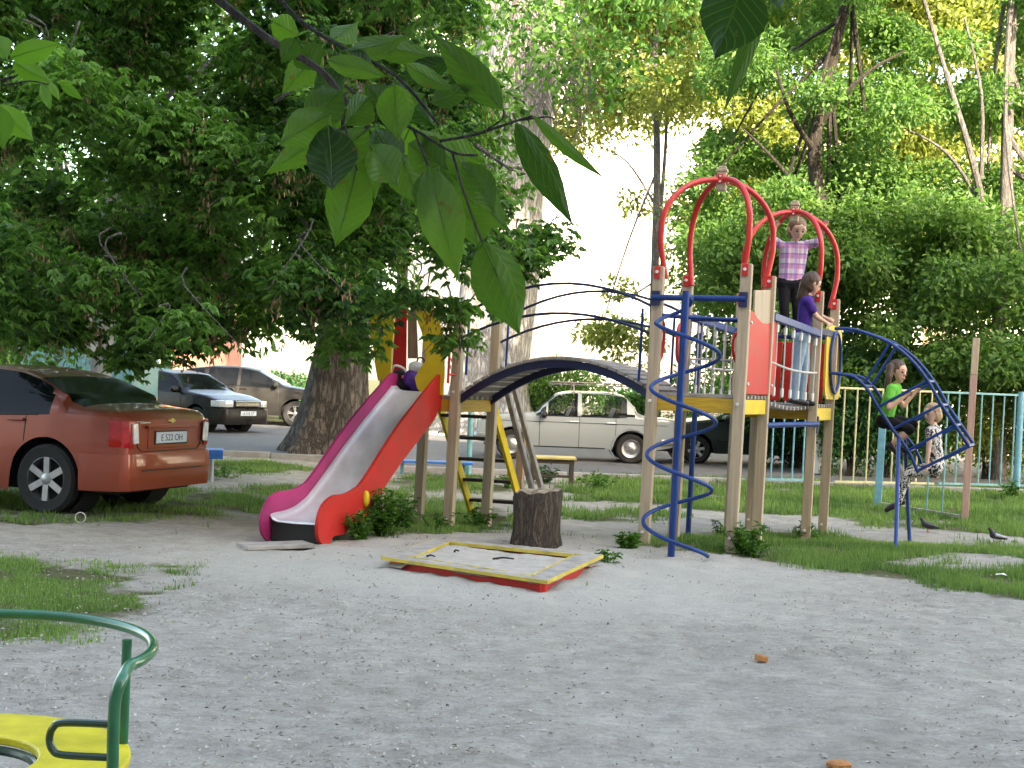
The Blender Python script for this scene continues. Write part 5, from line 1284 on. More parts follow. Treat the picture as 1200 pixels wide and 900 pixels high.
b = MB(); q = T_+sd_*(Ls*.995); b.beam(V((q.x, q.y, -.02))-sd_*.012, V((q.x, q.y, .158))-sd_*.012, .455, .015, sw); b.build('slide_end_board', M['black'], PC)
b = MB()
for s in (Ls*.9, Ls*.66):
    for sg_ in (1, -1): q = T_+sd_*s+sw*(sg_*.2); b.tube([V((q.x, q.y, -.05)), V((q.x, q.y, .12+(.1 if s < Ls*.8 else 0)))], .016, 8)
b.build('slide_foot', M['alloy'], PC)
q = T_+sd_*(Ls*.70)+sw*(hwS+.045); b = MB(); b.ball(q+V((0, 0, .33)), (.035, .035, .075), n=12); b.build('yellow_cap', M['yellow'], PC, smooth=True)
q = T_+sd_*(Ls*.68)-sw*(hwS+.045); b = MB(); b.ball(q+V((0, 0, .33)), (.035, .035, .075), n=12); b.build('yellow_cap', M['yellow'], PC, smooth=True)
# ladder with yellow stringers and grey rails at the back of the left tower
la = pBL.lerp(pBR, .18); lb_ = pBL.lerp(pBR, .98); run = 1.02; dn = eb.normalized()
for p in (la, lb_):
    e = p+dn*run; mb = MB(K); mb.beam(pz(p, D3-.08)+dn*.05, V((e.x, e.y, zg(e.x, e.y)-.02)), .035, .13, ea); mb.build('stringer', M['yellow'], PC, bevel=.005)
for i in range(5):
    t = (i+.6)/5.2; a = la+dn*(run*t+.03); c = lb_+dn*(run*t+.03); z = (D3-.08)*(1-t)-.10*t; mb = MB(K); mb.beam(pz(a, z), pz(c, z), .15, .035, dn); mb.build('step', M['dark_plank'], PC, bevel=.004)
for o_, zt_ in ((ea*.04, .95), (ea*.16, .75)):
    p = lb_+o_; e = p+dn*(run+.1); mb = MB(K); mb.beam(pz(p, D3+zt_*.45)+dn*.02, V((e.x, e.y, .15)), .05, .07, ea); mb.build('ladder_rail', M['grey_plank'], PC, bevel=.006)
e = G(607, 590); b = MB(); b.beam((e.x, e.y, e.z-.1), (e.x+.02, e.y, zat(612, 506, e)), .10, .10, ea); o = b.build('newel_post', M['timber_brown'], PC, bevel=.008)
b = MB(); zz = zat(612, 506, e); b.beam((e.x+.02, e.y, zz), (e.x+.02, e.y, zz+.04), .115, .115, ea); b.beam((e.x+.02, e.y, zz+.04), (e.x+.02, e.y, zz+.06), .08, .08, ea); b.build('post_cap', M['timber'], o, bevel=.006)

# bags left at the top of the slide
bg = (pFL+pFR)/2+eb*.12; bz_ = D3+.0
_b = bmesh.new(); bmesh.ops.create_icosphere(_b, subdivisions=2, radius=1); ICO = [v.co.copy() for v in _b.verts]; _b.free()
def blobmesh(name, caps, m, parent, vox=.012, sm_it=4):
    allv, allf = [], []
    for c in caps:
        bm = bmesh.new(); p0, p1, r0, r1 = V(c[0]), V(c[1]), c[2], c[3]; one = (p1-p0).length < 1e-6; old = []
        for p, r in ((p0, r0), (p1, r1))[:1 if one else 2]:
            for v in ICO: old.append(bm.verts.new(p+v*r))
        r_ = bmesh.ops.convex_hull(bm, input=old, use_existing_faces=False)
        bm.verts.ensure_lookup_table(); used = [v for v in bm.verts if v.link_faces]; ix = {v: i+len(allv) for i, v in enumerate(used)}
        allf += [tuple(ix[v] for v in f.verts) for f in bm.faces]; allv += [v.co.copy() for v in used]; bm.free()
    me = bpy.data.meshes.new(name); me.from_pydata(allv, [], allf); me.materials.append(m)
    o = bpy.data.objects.new(name, me); COL.objects.link(o)
    if parent: o.parent = parent
    rm = o.modifiers.new('r', 'REMESH'); rm.mode = 'VOXEL'; rm.voxel_size = vox; rm.use_smooth_shade = True
    s_ = o.modifiers.new('s', 'SMOOTH'); s_.iterations = sm_it; s_.factor = .5
    return apply_mods(o)
M['bag_black'] = mat('black_nylon', (.012, .011, .014), .7, bump=.4, bscale=60); M['bag_purple'] = mat('purple_nylon', (.09, .025, .30), .6, bump=.3, bscale=60, var=.2); M['bag_white'] = mat('white_fabric', (.75, .74, .78), .8, bump=.3)
c0 = onplane(470, 441, pFR+eb*.12, ea); c0.z = D3
r = empty('backpack', c0, 'black backpack slumped on the deck at the top of the slide', 'bag')
blobmesh('bag_body', [((-.03, 0, .10), (.10, .02, .10), .09, .10), ((-.02, 0, .18), (.06, .02, .15), .07, .07)], M['bag_black'], r)
b = MB(); b.tube(cat_spline([(-.10, -.06, .2), (-.06, -.1, .28), (.04, -.1, .25), (.08, -.09, .16)], 5), .012, 8); b.build('strap', M['white'], r, smooth=True)
b = MB(); b.box((.06, -.108, .17), (.09, .012, .03)); b.build('pink_patch', mat('pink_label', (.7, .08, .22), .6), r, bevel=.004)
c1 = c0+ea*.17; r = empty('bag', c1, 'purple and white bag lying beside the backpack above the slide', 'bag')
blobmesh('bag_body', [((-.05, -.02, .16), (.07, -.02, .13), .09, .08), ((0, 0, .08), (.05, 0, .08), .08, .08)], M['bag_purple'], r)
blobmesh('bag_flap', [((-.02, 0, .27), (.09, 0, .25), .07, .06), ((-.02, .02, .22), (.08, .02, .2), .06, .06)], M['bag_white'], r)
b = MB(); b.tube(cat_spline([(0, -.02, .32), (.02, -.03, .37), (.07, -.03, .36), (.08, -.02, .31)], 5), .008, 8); b.build('handle', M['black'], r, smooth=True)

# ---------------------------------------------------------------- other yard objects
# sandbox
cc = [(448, 652), (640, 680), (706, 650), (512, 631)]
zt = .10; corn = []
def Gz(px, py, z):
    u, v = ray(px, py); Y = (z-HC)/v; return V((u*Y, Y, z))
corn = [Gz(*p, zt+.0) for p in cc]; ctr = sum(corn, V())/4; ctr.z = 0
SBX = empty('sandbox', ctr, 'low square wooden sandbox with yellow-edged rim and red sides', 'sandbox')
loc = [c-ctr for c in corn]
for i in range(4):
    a, c = loc[i].copy(), loc[(i+1) % 4].copy(); a.z = c.z = 0; d = (c-a).normalized(); n_ = V((-d.y, d.x, 0)); n_ = n_ if n_.dot(-(a+c)) > 0 else -n_
    b = MB(); b.beam(a+d*.04+n_*.06+V((0, 0, .0)), c-d*.04+n_*.06+V((0, 0, .0)), .03, .15, n_); b.build('side_board', M['red'], SBX, bevel=.006)
    # rim board mitred, thin, with painted edge
    q = [a, c, c*.80 if False else c+(-c)*(.22/ c.length*1.25), a+(-a)*(.22/a.length*1.25)]
    w_in = .17 if i in (1, 3) else .13
    c2 = c-c.normalized()*w_in*1.4; a2 = a-a.normalized()*w_in*1.4
    b = MB(); b.prism([V((p.x, p.y, .087+.001*i)) for p in (a, c, c2, a2)], (0, 0, .022)); b.build('rim_board', M['grey_plank'] if i in (0, 3) else M['sandrim'] if 'sandrim' in M else M['grey_plank'], SBX, bevel=.003)
    b = MB(); b.beam(a-n_*.004+V((0, 0, .087)), c-n_*.004+V((0, 0, .087)), .010, .024, n_); b.build('yellow_edge', M['dusty_yellow'], SBX)
    b = MB(); b.beam(a2+n_*.004+V((0, 0, .09)), c2+n_*.004+V((0, 0, .09)), .012, .026, n_); b.build('yellow_edge', M['dusty_yellow'], SBX)
a = loc[1]; b = MB(); b.tube([V((a.x*.96, a.y*.97, -.05)), V((a.x*.96, a.y*.97, .075))], .025, 10); b.build('corner_post', M['red'], SBX, smooth=True)
n = 26; vs = []
sandm = mat('dry_sand', (.44, .40, .35), .95, var=.2, scale=12, bump=.8, bscale=70)
for j in range(n+1):
    for i in range(n+1):
        u_, v_ = i/n, j/n; p = loc[0].lerp(loc[1], u_).lerp(loc[3].lerp(loc[2], u_), v_)*.985; e = min(u_, 1-u_, v_, 1-v_)
        vs.append(V((p.x, p.y, .096+.02*mnoise.noise(V((p.x*3, p.y*3, 2)))+.010*mnoise.noise(V((p.x*11, p.y*11, 2)))-.03*(e < .03)-.035*sm(.72, .84, v_)-.03*sm(.2, .1, u_ if False else .15+u_*.3)*0-.03*(u_ < .12))))
fs = [(j*(n+1)+i, j*(n+1)+i+1, (j+1)*(n+1)+i+1, (j+1)*(n+1)+i) for j in range(n) for i in range(n)]
so2 = MB().add(vs, fs).build('sand', sandm, SBX, smooth=True)
for (px, py, L2, rz) in ((590, 655, .16, .35), (535, 646, .05, 1), (505, 652, .06, .2)):
    p = Gz(px, py, .108); b = MB(); limb(b, [(-L2/2, 0, 0), (0, .01, .008), (L2/2, -.005, 0)], .009, .005, 6, 3)
    r = b.build('stick', M['bark_dark'], None, smooth=True); r.location = p; r.rotation_euler.z = rz
    tag(r, 'longest dark stick lying on the sand in the sandbox' if L2 > .1 else ('small dark twig at the back of the sandbox sand' if px == 535 else 'small dark twig at the left of the sandbox sand'), 'stick')
# stump
s0 = G(627, 640); hs = .47; r = empty('tree_stump', s0, 'weathered grey-brown tree stump with split top behind the sandbox', 'stump')
b = MB(); n = 36; rows = [(.235, -.06), (.225, .02), (.205, .12), (.200, .25), (.203, .36), (.205, .44), (.195, .475)]; vs = []; fs = []
for i, (rr, z) in enumerate(rows):
    for k in range(n):
        a = 2*PI*k/n; f = 1+.05*math.sin(3*a+1)+.03*math.sin(7*a)+.02*mnoise.noise(V((math.cos(a)*4, math.sin(a)*4, z*3)))*3
        zz = z+(.04*mnoise.noise(V((math.cos(a)*2, math.sin(a)*2, 5)))+.02*math.cos(a) if i >= 5 else 0); vs.append(V((rr*f*math.cos(a), rr*f*math.sin(a), zz)))
for i in range(len(rows)-1):
    for k in range(n): fs.append((i*n+k, i*n+(k+1) % n, (i+1)*n+(k+1) % n, (i+1)*n+k))
b.add(vs, fs); b.build('trunk_side', M['stumpside'], r, smooth=True)
b = MB(); vs = []; rings = [1, .8, .6, .4, .2, .02]
for q in rings:
    for k in range(n):
        a = 2*PI*k/n; f = 1+.05*math.sin(3*a+1)+.03*math.sin(7*a)+.02*mnoise.noise(V((math.cos(a)*4, math.sin(a)*4, rows[-1][1]*3)))*3
        ze = rows[-1][1]+.04*mnoise.noise(V((math.cos(a)*2, math.sin(a)*2, 5)))+.02*math.cos(a); x, y = .195*f*q*math.cos(a), .195*f*q*math.sin(a)
        z = ze*1+(0 if q == 1 else .05*mnoise.noise(V((x*12, y*12, 3)))-.025*(1-q)); vs.append(V((x, y, z)))
fs = [(i*n+k, i*n+(k+1) % n, (i+1)*n+(k+1) % n, (i+1)*n+k) for i in range(len(rings)-1) for k in range(n)]+[tuple((len(rings)-1)*n+k for k in range(n))]
b.add(vs, fs); b.build('cut_top', M['stumptop'], r)
# board at the slide foot
a, c = G(283, 645), G(362, 642); b = MB(); b.beam(V((0, 0, .03)), (c-a)+V((0, 0, .03)), .26, .03, V((0, 1, 0))); o = b.build('wooden_board', M['grey_plank'], None, bevel=.004); o.location = a; tag(o, 'flat grey board on the ground at the foot of the slide', 'board')
# small table behind
t0 = G(646, 568); r = empty('small_table', t0, 'small yellow-topped table with dark legs beyond the short capped post', 'table')
hh = zat(646, 536, t0)-t0.z; b = MB(); b.beam((-.36, 0, hh), (.36, 0, hh), .55, .035, V((0, 1, 0))); b.build('table_top', mat('worn_yellow_top', (.58, .46, .17), .6, var=.35, scale=6), r, bevel=.01)
b = MB(); b.box((0, -.22, hh-.05), (.66, .03, .06)); b.box((0, -.2, hh*.35), (.6, .025, .04)); b.build('apron', M['dark_plank'], r)
for x in (-.3, .3):
    for y in (-.2, .2): b = MB(); b.beam((x, y, -.05), (x, y, hh-.02), .055, .055); b.build('leg', M['dark_plank'], r, bevel=.004)
# blue bench half hidden by the copper car
e0 = G(247, 565); r = empty('bench', e0, 'blue plank bench just beyond the boot of the copper sedan', 'bench', rz=math.radians(12))
hb = zat(247, 526, e0)
for k, y in enumerate((-.13, .02, .17)): b = MB(); b.beam((-1.5, y, hb-.02), (.14, y, hb-.02), .13, .045, V((0, 1, 0))); b.build('seat_plank', mat('bench_blue%s' % ('' if not k else k), (.03, .17, .52), .45, var=.2) if k == 0 else bpy.data.materials['bench_blue'], r, bevel=.008)
b = MB(); b.beam((-1.5, -.21, hb-.07), (.14, -.21, hb-.07), .02, .08, V((0, 1, 0))); b.build('front_rail', bpy.data.materials['bench_blue'], r, bevel=.004)
for x in (-1.3, 0): b = MB(); b.tube([(x, 0, -.1), (x, 0, hb-.05)], .03, 10); b.build('leg', M['concrete'], r, smooth=True)
# second blue bench seen through the ladder
e0 = G(478, 556); r = empty('bench', e0, 'blue plank bench seen behind the legs of the left tower', 'bench')
hb = zat(500, 531, e0); b = MB(); b.beam((-.3, 0, hb), (1.05, 0, hb), .3, .04, V((0, 1, 0))); b.build('seat_plank', bpy.data.materials['bench_blue'], r, bevel=.008)
for x in (-.1, .9): b = MB(); b.tube([(x, 0, -.1), (x, 0, hb-.02)], .03, 10); b.build('leg', M['ltblue'], r, smooth=True)
tp = G(549, 556); b = MB(); b.tube([(0, 0, -.1), (0, 0, 1.35)], .045, 12); b.tube([(0, 0, 1.35), (0, 0, 1.37)], [.055, .03], 12); o = b.build('metal_post', M['teal'], None, smooth=True); o.location = tp; tag(o, 'turquoise metal post seen between the legs of the left tower', 'post')

# fences at right
def fence(label, x0, x1, y0, z1_, m, n, tilt, postends=(1, 1), npx=None, bot=True):
    a, c = G(*x0), G(*x1); zt_ = zat(x1[0], z1_, c); r = empty('metal_fence', a, label, 'fence', 'metal fence sections along the back')
    d = c-a; d.z = 0; hz_ = zt_-a.z; zb_ = .12; b = MB()
    for i in range(n):
        q = d*((i+.5)/n); b.tube([q+V((0, 0, zb_)), q+V((.02, 0, hz_))], .014, 7)
    b.build('slats', M[m], r, smooth=True)
    for z in (zb_, hz_): b = MB(); b.beam(V((0, 0, z)), d+V((.0, 0, z)), .03, .035, V((0, 0, 1)).cross(d)); b.build('rail', M[m], r, bevel=.004)
    for k, e in enumerate((V((0, 0, 0)), d)):
        if postends[k]: b = MB(); b.tube([e+V((0, 0, -.15)), e+V((.02, 0, hz_+.06))], .055, 12); b.build('post', M['ltblue' if m != 'cream' else m], r, smooth=True)
    return r
fence('pale blue metal fence section seen between the tower posts', (884, 570), (946, 571), 0, 460, 'ltblue', 5, 0, (0, 0))
fence('cream yellow metal fence section behind the second tower', (977, 573), (1094, 575), 0, 459, 'cream', 8, 0, (0, 0))
fence('turquoise metal fence section behind the tall wooden pole', (1099, 575), (1191, 577), 0, 463, 'teal', 7, 0, (0, 1))
fence('turquoise metal fence section running out at the right edge', (1193, 577), (1330, 579), 0, 468, 'teal', 10, 0, (0, 1))
# tall wooden pole and low blue post with bar
b0 = G(1130, 611); r = empty('wooden_pole', b0, 'tall square pinkish-brown wooden pole standing right of the climbing cage', 'pole')
zt_ = zat(1141, 396, b0)-b0.z; b = MB(); b.beam((0, 0, -.1), (.05, 0, zt_*.8), .085, .085, ea); b.build('shaft', mat('faded_pink_wood', (.46, .29, .24), .75, var=.25, scale=4, bump=.3, stretch=(8, 8, .7)), r, bevel=.008)
b = MB(); b.beam((.05, 0, zt_*.8+.001), (.065, 0, zt_), .085, .085, ea); b.build('upper_shaft', M['timber'], r, bevel=.008)
b1_ = G(1028, 594); r = empty('bar_frame', b1_, 'low turquoise post with a knee-high bar leading to the wooden pole', 'exercise bar')
zt_ = zat(1031, 500, b1_)-b1_.z; b = MB(); b.beam((0, 0, -.1), (.03, 0, zt_), .10, .10, ea); b.build('post', M['ltblue'], r, bevel=.008)
e = b0-b1_; e.z = 0; b = MB(); b.beam((.0, 0, .05), e*.97+V((0, 0, .05)), .05, .05); b.build('bar', M['grey_plank'], r, bevel=.005)
for px in (1086, 1104):
    q = onplane(px, 590, b1_, e.normalized())-b1_; b = MB(); b.tube([V((q.x, q.y, .05)), V((q.x+.01, q.y, .62))], .011, 8); b.build('upright', M['ltblue'], r, smooth=True)
b = MB(); qa = onplane(1086, 590, b1_, e.normalized())-b1_; b.tube([V((qa.x, qa.y, .62)), V((qa.x+.2, qa.y, .62))], .011, 8); b.build('crosspiece', M['ltblue'], r, smooth=True)

# roundabout in the bottom left corner
rc = V((-1.31, 3.03, 0)); r = empty('roundabout', rc, 'green-railed children roundabout with a yellow ring seat in the near left corner', 'roundabout')
Rr = .468; zr, zs = .70, .44
b = MB(); n = 64; vs = []
for z in (zs, zs-.022):
    for rr in (.425, .21):
        for k in range(n): a = 2*PI*k/n; vs.append(V((rr*math.cos(a), rr*math.sin(a), z)))
fs = []
for k in range(n):
    j = (k+1) % n; fs += [(k, j, n+j, n+k), (2*n+k, 3*n+k, 3*n+j, 2*n+j), (k, 2*n+k, 2*n+j, j), (n+k, n+j, 3*n+j, 3*n+k)]
b.add(vs, fs); b.build('seat', M['seatyellow'], r, bevel=.005)
b = MB(); b.tube([V((.21*math.cos(2*PI*k/40), .21*math.sin(2*PI*k/40), zs-.035)) for k in range(40)], .012, 8, closed=True); b.build('seat_hoop', M['dkgreen'], r, smooth=True)
aE = math.radians(-13)
pts = [V((Rr*math.cos(a), Rr*math.sin(a), zr)) for a in frange(math.radians(205), aE, -math.radians(-6) if False else .1)] if False else []
a = math.radians(200)
while a > aE: pts.append(V((Rr*math.cos(a), Rr*math.sin(a), zr))); a -= .1
e1 = V((.43, -.16, zr-.006)); post_x, post_y = at(133, 850, 2.84).x-rc.x, 2.84-rc.y
pts += [V((post_x+.008, post_y+.020, zr-.014)), V((post_x+.001, post_y+.003, zr-.05)), V((post_x, post_y, zr-.12)), V((post_x, post_y, .42)), V((post_x-.02, post_y, .16))]
b = MB(); b.tube(cat_spline(pts, 4), .0135, 12); b.build('rail', M['green'], r, smooth=True)
q = V((at(147, 800, 3.22).x-rc.x, 3.22-rc.y, 0)); b = MB(); b.tube([q+V((0, 0, .40)), q+V((0, 0, zr))], .0125, 10); b.build('rail_upright', M['green'], r, smooth=True)
q = V((-.36, .3, 0)); b = MB(); b.tube([q+V((0, 0, .40)), q+V((0, 0, zr))], .0125, 10); b.build('rail_upright', M['green'], r, smooth=True)
lp = [at(133, 849, 2.84), at(75, 847, 2.86), at(62, 853, 2.865), at(58, 866, 2.87), at(62, 879, 2.865), at(75, 885, 2.86), at(133, 888, 2.84)]
b = MB(); b.tube(cat_spline([p-rc for p in lp], 5), .0085, 9); b.build('grab_loop', M['dkgreen'], r, smooth=True)
b = MB(); b.tube([(0, 0, -.1), (0, 0, .16)], .06, 16); b.tube([(0, 0, .16), (0, 0, .2)], .09, 16)
b.build('hub', M['dkgreen'], r, smooth=True)
b = MB()
for k in range(4):
    a = PI/4+PI/2*k; b.tube([(0, 0, .18), (.36*math.cos(a), .36*math.sin(a), .18), (.40*math.cos(a), .40*math.sin(a), .39)], .014, 8)
b.build('spoke', M['dkgreen'], r, smooth=True)
# stones
def rock(px, py, s_, m, name, lab, cat='stone'):
    p = G(px, py); b = MB(); b.ball((0, 0, 0), s_, n=10)
    b.v = [tuple(V(v)*(1+.25*mnoise.noise(V(v)*18+V((px, 0, 0))))) for v in b.v]; o = b.build(name, m, None); o.location = p+V((0, 0, s_[2]*.6)); tag(o, lab, cat)
b = MB(); b.box((0, 0, 0), (.065, .04, .035), Matrix.Rotation(.5, 3, 'Z') @ Matrix.Rotation(.25, 3, 'Y')); o = b.build('brick_piece', M['brick'], None, bevel=.008); o.location = G(892, 775)+V((0, 0, .016)); tag(o, 'small orange brick fragment lying alone on the sand', 'brick')
rock(983, 900, (.05, .035, .02), M['brick'], 'brick_piece', 'reddish brick fragment at the bottom edge of the picture', 'brick')
p = G(94, 613); b = MB(); b.tube([V((.045*math.cos(a), .0, .05+.045*math.sin(a))) for a in frange(0, 2*PI, .25)], .004, 6, closed=True); o = b.build('wire_ring', M['white'], None, smooth=True); o.location = p; tag(o, 'small pale wire ring standing in the grass before the copper car', 'ring')
p = G(1172, 680); b = MB(); b.prism([(-.04, 0, 0), (0, -.02, .01), (.05, -.01, 0), (.04, .03, .012), (-.02, .035, .005)], (0, 0, .002)); o = b.build('paper_scrap', M['white'], None); o.location = p+V((0, 0, .04)); tag(o, 'white scrap of paper on the grass near the right edge', 'litter')
# ---------------------------------------------------------------- people
def clothmat(name, c, var=.15, bump=.4): return mat(name, c, .85, var=var, scale=14, bump=bump, bscale=35, spec=.2)
def plaid(name):
    m, nt, b = newmat(name); N = nt.nodes; L = nt.links; tc = N.new('ShaderNodeTexCoord'); cur = None
    sx = N.new('ShaderNodeSeparateXYZ'); L.new(tc.outputs['Object'], sx.inputs[0])
    base = (.66, .60, .68)
    def band(out, freq, ph, lo, col, prev):
        a = N.new('ShaderNodeMath'); a.operation = 'MULTIPLY_ADD'; a.inputs[1].default_value = freq; a.inputs[2].default_value = ph; L.new(out, a.inputs[0])
        f = N.new('ShaderNodeMath'); f.operation = 'FRACT'; L.new(a.outputs[0], f.inputs[0]); c = N.new('ShaderNodeMath'); c.operation = 'LESS_THAN'; c.inputs[1].default_value = lo; L.new(f.outputs[0], c.inputs[0])
        k = N.new('ShaderNodeMath'); k.operation = 'MULTIPLY'; k.inputs[1].default_value = .62; L.new(c.outputs[0], k.inputs[0])
        x = N.new('ShaderNodeMix'); x.data_type = 'RGBA'; L.new(k.outputs[0], x.inputs[0]); x.inputs[7].default_value = (*col, 1)
        if isinstance(prev, tuple): x.inputs[6].default_value = (*prev, 1)
        else: L.new(prev, x.inputs[6])
        return x.outputs[2]
    z, x = sx.outputs['Z'], sx.outputs['X']
    c = band(z, 9, 0, .45, (.50, .12, .38), base); c = band(x, 10, .2, .35, (.22, .10, .42), c); c = band(z, 9, .6, .14, (.12, .06, .28), c); c = band(x, 10, .7, .1, (.75, .25, .45), c)
    L.new(c, b.inputs['Base Color']); b.inputs['Roughness'].default_value = .85; return m
def pattern(name):
    m, nt, b = newmat(name); N = nt.nodes; L = nt.links; tc = N.new('ShaderNodeTexCoord'); v = N.new('ShaderNodeTexNoise'); v.inputs['Scale'].default_value = 26; v.inputs['Detail'].default_value = 1; v.inputs['Distortion'].default_value = 1.5
    L.new(tc.outputs['Object'], v.inputs['Vector']); r = N.new('ShaderNodeValToRGB'); r.color_ramp.interpolation = 'CONSTANT'; r.color_ramp.elements[0].color = (.02, .02, .025, 1); r.color_ramp.elements[1].position = .5; r.color_ramp.elements[1].color = (.66, .63, .60, 1)
    L.new(v.outputs[0], r.inputs[0]); L.new(r.outputs[0], b.inputs['Base Color']); b.inputs['Roughness'].default_value = .85; return m
HAIR = {'brown': mat('brown_hair', (.07, .035, .018), .5, var=.5, scale=30, stretch=(1, 1, .15), bump=.6, bscale=60), 'darkblond': mat('dark_blond_hair', (.20, .12, .06), .5, var=.4, scale=30, stretch=(1, 1, .15), bump=.6), 'blond': mat('blond_hair', (.42, .29, .16), .5, var=.35, scale=30, bump=.6)}
def person(label, J, H, face, skin, shirt, trousers, shoe, hair, sleeve=.55, tl=1.0, hairkind='tail', group='children on the play complex', grip=None):
    o0 = (J['anL']+J['anR'])/2; r = empty('person', o0, label, 'person', group)
    J = {k: V(v)-o0 for k, v in J.items()}; f = V(face).normalized(); s = H/1.25
    up = (J['head']-J['neck']).normalized(); side = f.cross(up).normalized(); f = up.cross(side).normalized(); hd = J['head']
    def cap(a, b, r0, r1, *x): return (a, b, r0*s, r1*s, *x)
    c = [cap(hd+up*.012*s-f*.008*s, hd+up*.03*s+f*.006*s, .088, .086), cap(hd-up*.045*s+f*.03*s, hd-up*.01*s+f*.015*s, .050, .072), cap(hd-up*.078*s+f*.045*s, hd-up*.05*s+f*.03*s, .026, .04),
         cap(hd-up*.012*s+f*.093*s, hd+up*.012*s+f*.084*s, .013, .009)]
    for q in (1, -1): c.append(cap(hd+side*(.088*q*s)-up*.01*s, hd+side*(.092*q*s)+up*.015*s, .012, .014))
    nk, ch, pv = J['neck'], J['chest'], J['pelvis']
    c += [cap(hd-up*.05*s-f*.01*s, nk, .038, .042)]
    sL, sR = J['shL'], J['shR']; tor = []
    for a, hp in ((sL, J['hipL']), (sR, J['hipR'])):
        m1 = a.lerp(ch, .45); m2 = hp.lerp(pv, .3); tor += [cap(m1, m2, .068, .066)]; tor += [cap(a, ch, .045, .062)]
    tor += [cap(nk-(nk-ch)*.4, pv, .06, .075), cap(J['hipL'], J['hipR'], .075, .075)]
    c += tor; arms = []; hands = []
    for q in 'LR':
        a, e, w_ = J['sh'+q], J['el'+q], J['ha'+q]; c += [cap(a, e, .037, .028), cap(e, w_, .029, .019)]; arms.append((a, e, w_))
        d = (w_-e).normalized(); 
        pm = grip[q] if grip and q in grip else None
        palm = w_+d*.035*s; c.append(cap(w_, palm, .019, .022)); sd_ = d.cross(f); sd_ = sd_.normalized() if sd_.length > .1 else side; nrm = sd_.cross(d)
        for k in range(4):
            b0 = palm+sd_*((k-1.5)*.0125*s); L_ = (.034, .040, .037, .028)[k]*s; b1 = b0+d*L_*.55+nrm*.010*s; b2 = b1+d*L_*.2+nrm*.022*s; c += [cap(b0, b1, .0068, .006), cap(b1, b2, .006, .005)]
        t0 = w_+d*.012*s+sd_*.018*s; t1 = t0+sd_*.018*s+d*.016*s+nrm*.01*s; c += [cap(t0, t1, .008, .0065), cap(t1, t1+d*.016*s+nrm*.008*s, .0065, .0055)]
    for q in 'LR':
        h, k_, a = J['hip'+q], J['kn'+q], J['an'+q]; c += [cap(h, k_, .062, .042), cap(k_, k_.lerp(a, .35), .042, .044), cap(k_.lerp(a, .35), a, .044, .025), cap(a, J['to'+q], .028, .022)]
    blobmesh('body', c, skin, r, .0075, 3)
    # clothing
    sh = [(a, b, r0+.010*s, r1+.012*s) for a, b, r0, r1 in tor]
    for a, e, w_ in arms:
        if sleeve <= 1: sh.append((a, a.lerp(e, sleeve), .050*s, .046*s))
        else: sh += [(a, e, .048*s, .040*s), (e, e.lerp(w_, sleeve-1), .040*s, .031*s)]
    blobmesh('shirt', sh, shirt, r, .009, 3)
    tr_ = [(J['hipL'], J['hipR'], .088*s, .088*s), (pv, pv+(ch-pv).normalized()*.03*s, .088*s, .082*s)]
    for q in 'LR':
        h, k_, a = J['hip'+q], J['kn'+q], J['an'+q]; tr_.append((h, h.lerp(k_, min(1, tl*2)), .076*s, .062*s if tl < .5 else .053*s))
        if tl > .5: tr_ += [(k_, k_.lerp(a, .4*(tl-.5)*2), .053*s, .052*s), (k_.lerp(a, .4*(tl-.5)*2), k_.lerp(a, (tl-.5)*2*.97), .052*s, .040*s)]
    blobmesh('trousers', tr_, trousers, r, .009, 3)
    for q in 'LR':
        a, t = J['an'+q], J['to'+q]; d = (t-a); blobmesh('shoe', [(a-d*.15-V((0, 0, .012*s)), t+d*.08, .034*s, .030*s), (a, a+V((0, 0, .01*s)), .036*s, .034*s)], shoe, r, .008, 2)
    hh = [cap(hd+up*.038*s-f*.020*s, hd+up*.048*s-f*.018*s, .101, .098), cap(hd-f*.038*s-up*.02*s, hd+up*.03*s-f*.03*s, .090, .095)]
    if hairkind == 'tail':
        tlp = [hd-f*.10*s+up*.04*s, hd-f*.135*s-up*.02*s, hd-f*.12*s-up*.12*s, hd-f*.10*s-up*.20*s]
        for a, b, r0, r1 in zip(tlp, tlp[1:], (.032, .036, .03), (.036, .03, .012)): hh.append(cap(a, b, r0, r1))
    elif hairkind == 'sidetail':
        tlp = [hd-f*.05*s+up*.075*s+side*.03*s, hd+side*.10*s+up*.05*s-f*.03*s, hd+side*.135*s-up*.05*s, hd+side*.15*s-up*.16*s, hd+side*.13*s-up*.24*s]
        for a, b, r0, r1 in zip(tlp, tlp[1:], (.035, .04, .036, .03), (.04, .036, .03, .012)): hh.append(cap(a, b, r0, r1))
    elif hairkind == 'long': hh.append(cap(hd-f*.05*s, hd-f*.06*s-up*.16*s, .075, .05))
    blobmesh('hair', hh, hair, r, .008, 2)
    for q in (1, -1):
        b = MB(); b.ball(hd+up*.012*s+f*.082*s+side*(.032*q*s), (.011*s,)*3, n=8); b.build('eye', M['darkeye'], r, smooth=True)
        b = MB(); b.tube([hd+up*.036*s+f*.086*s+side*(.018*q*s), hd+up*.038*s+f*.080*s+side*(.046*q*s)], .0035*s, 5); b.build('eyebrow', hair, r)
    b = MB(); b.tube([hd-up*.047*s+f*.083*s-side*.02*s, hd-up*.051*s+f*.087*s, hd-up*.047*s+f*.083*s+side*.02*s], .0055*s, 6); b.build('mouth', M['lip'], r, smooth=True)
    return r
A = at
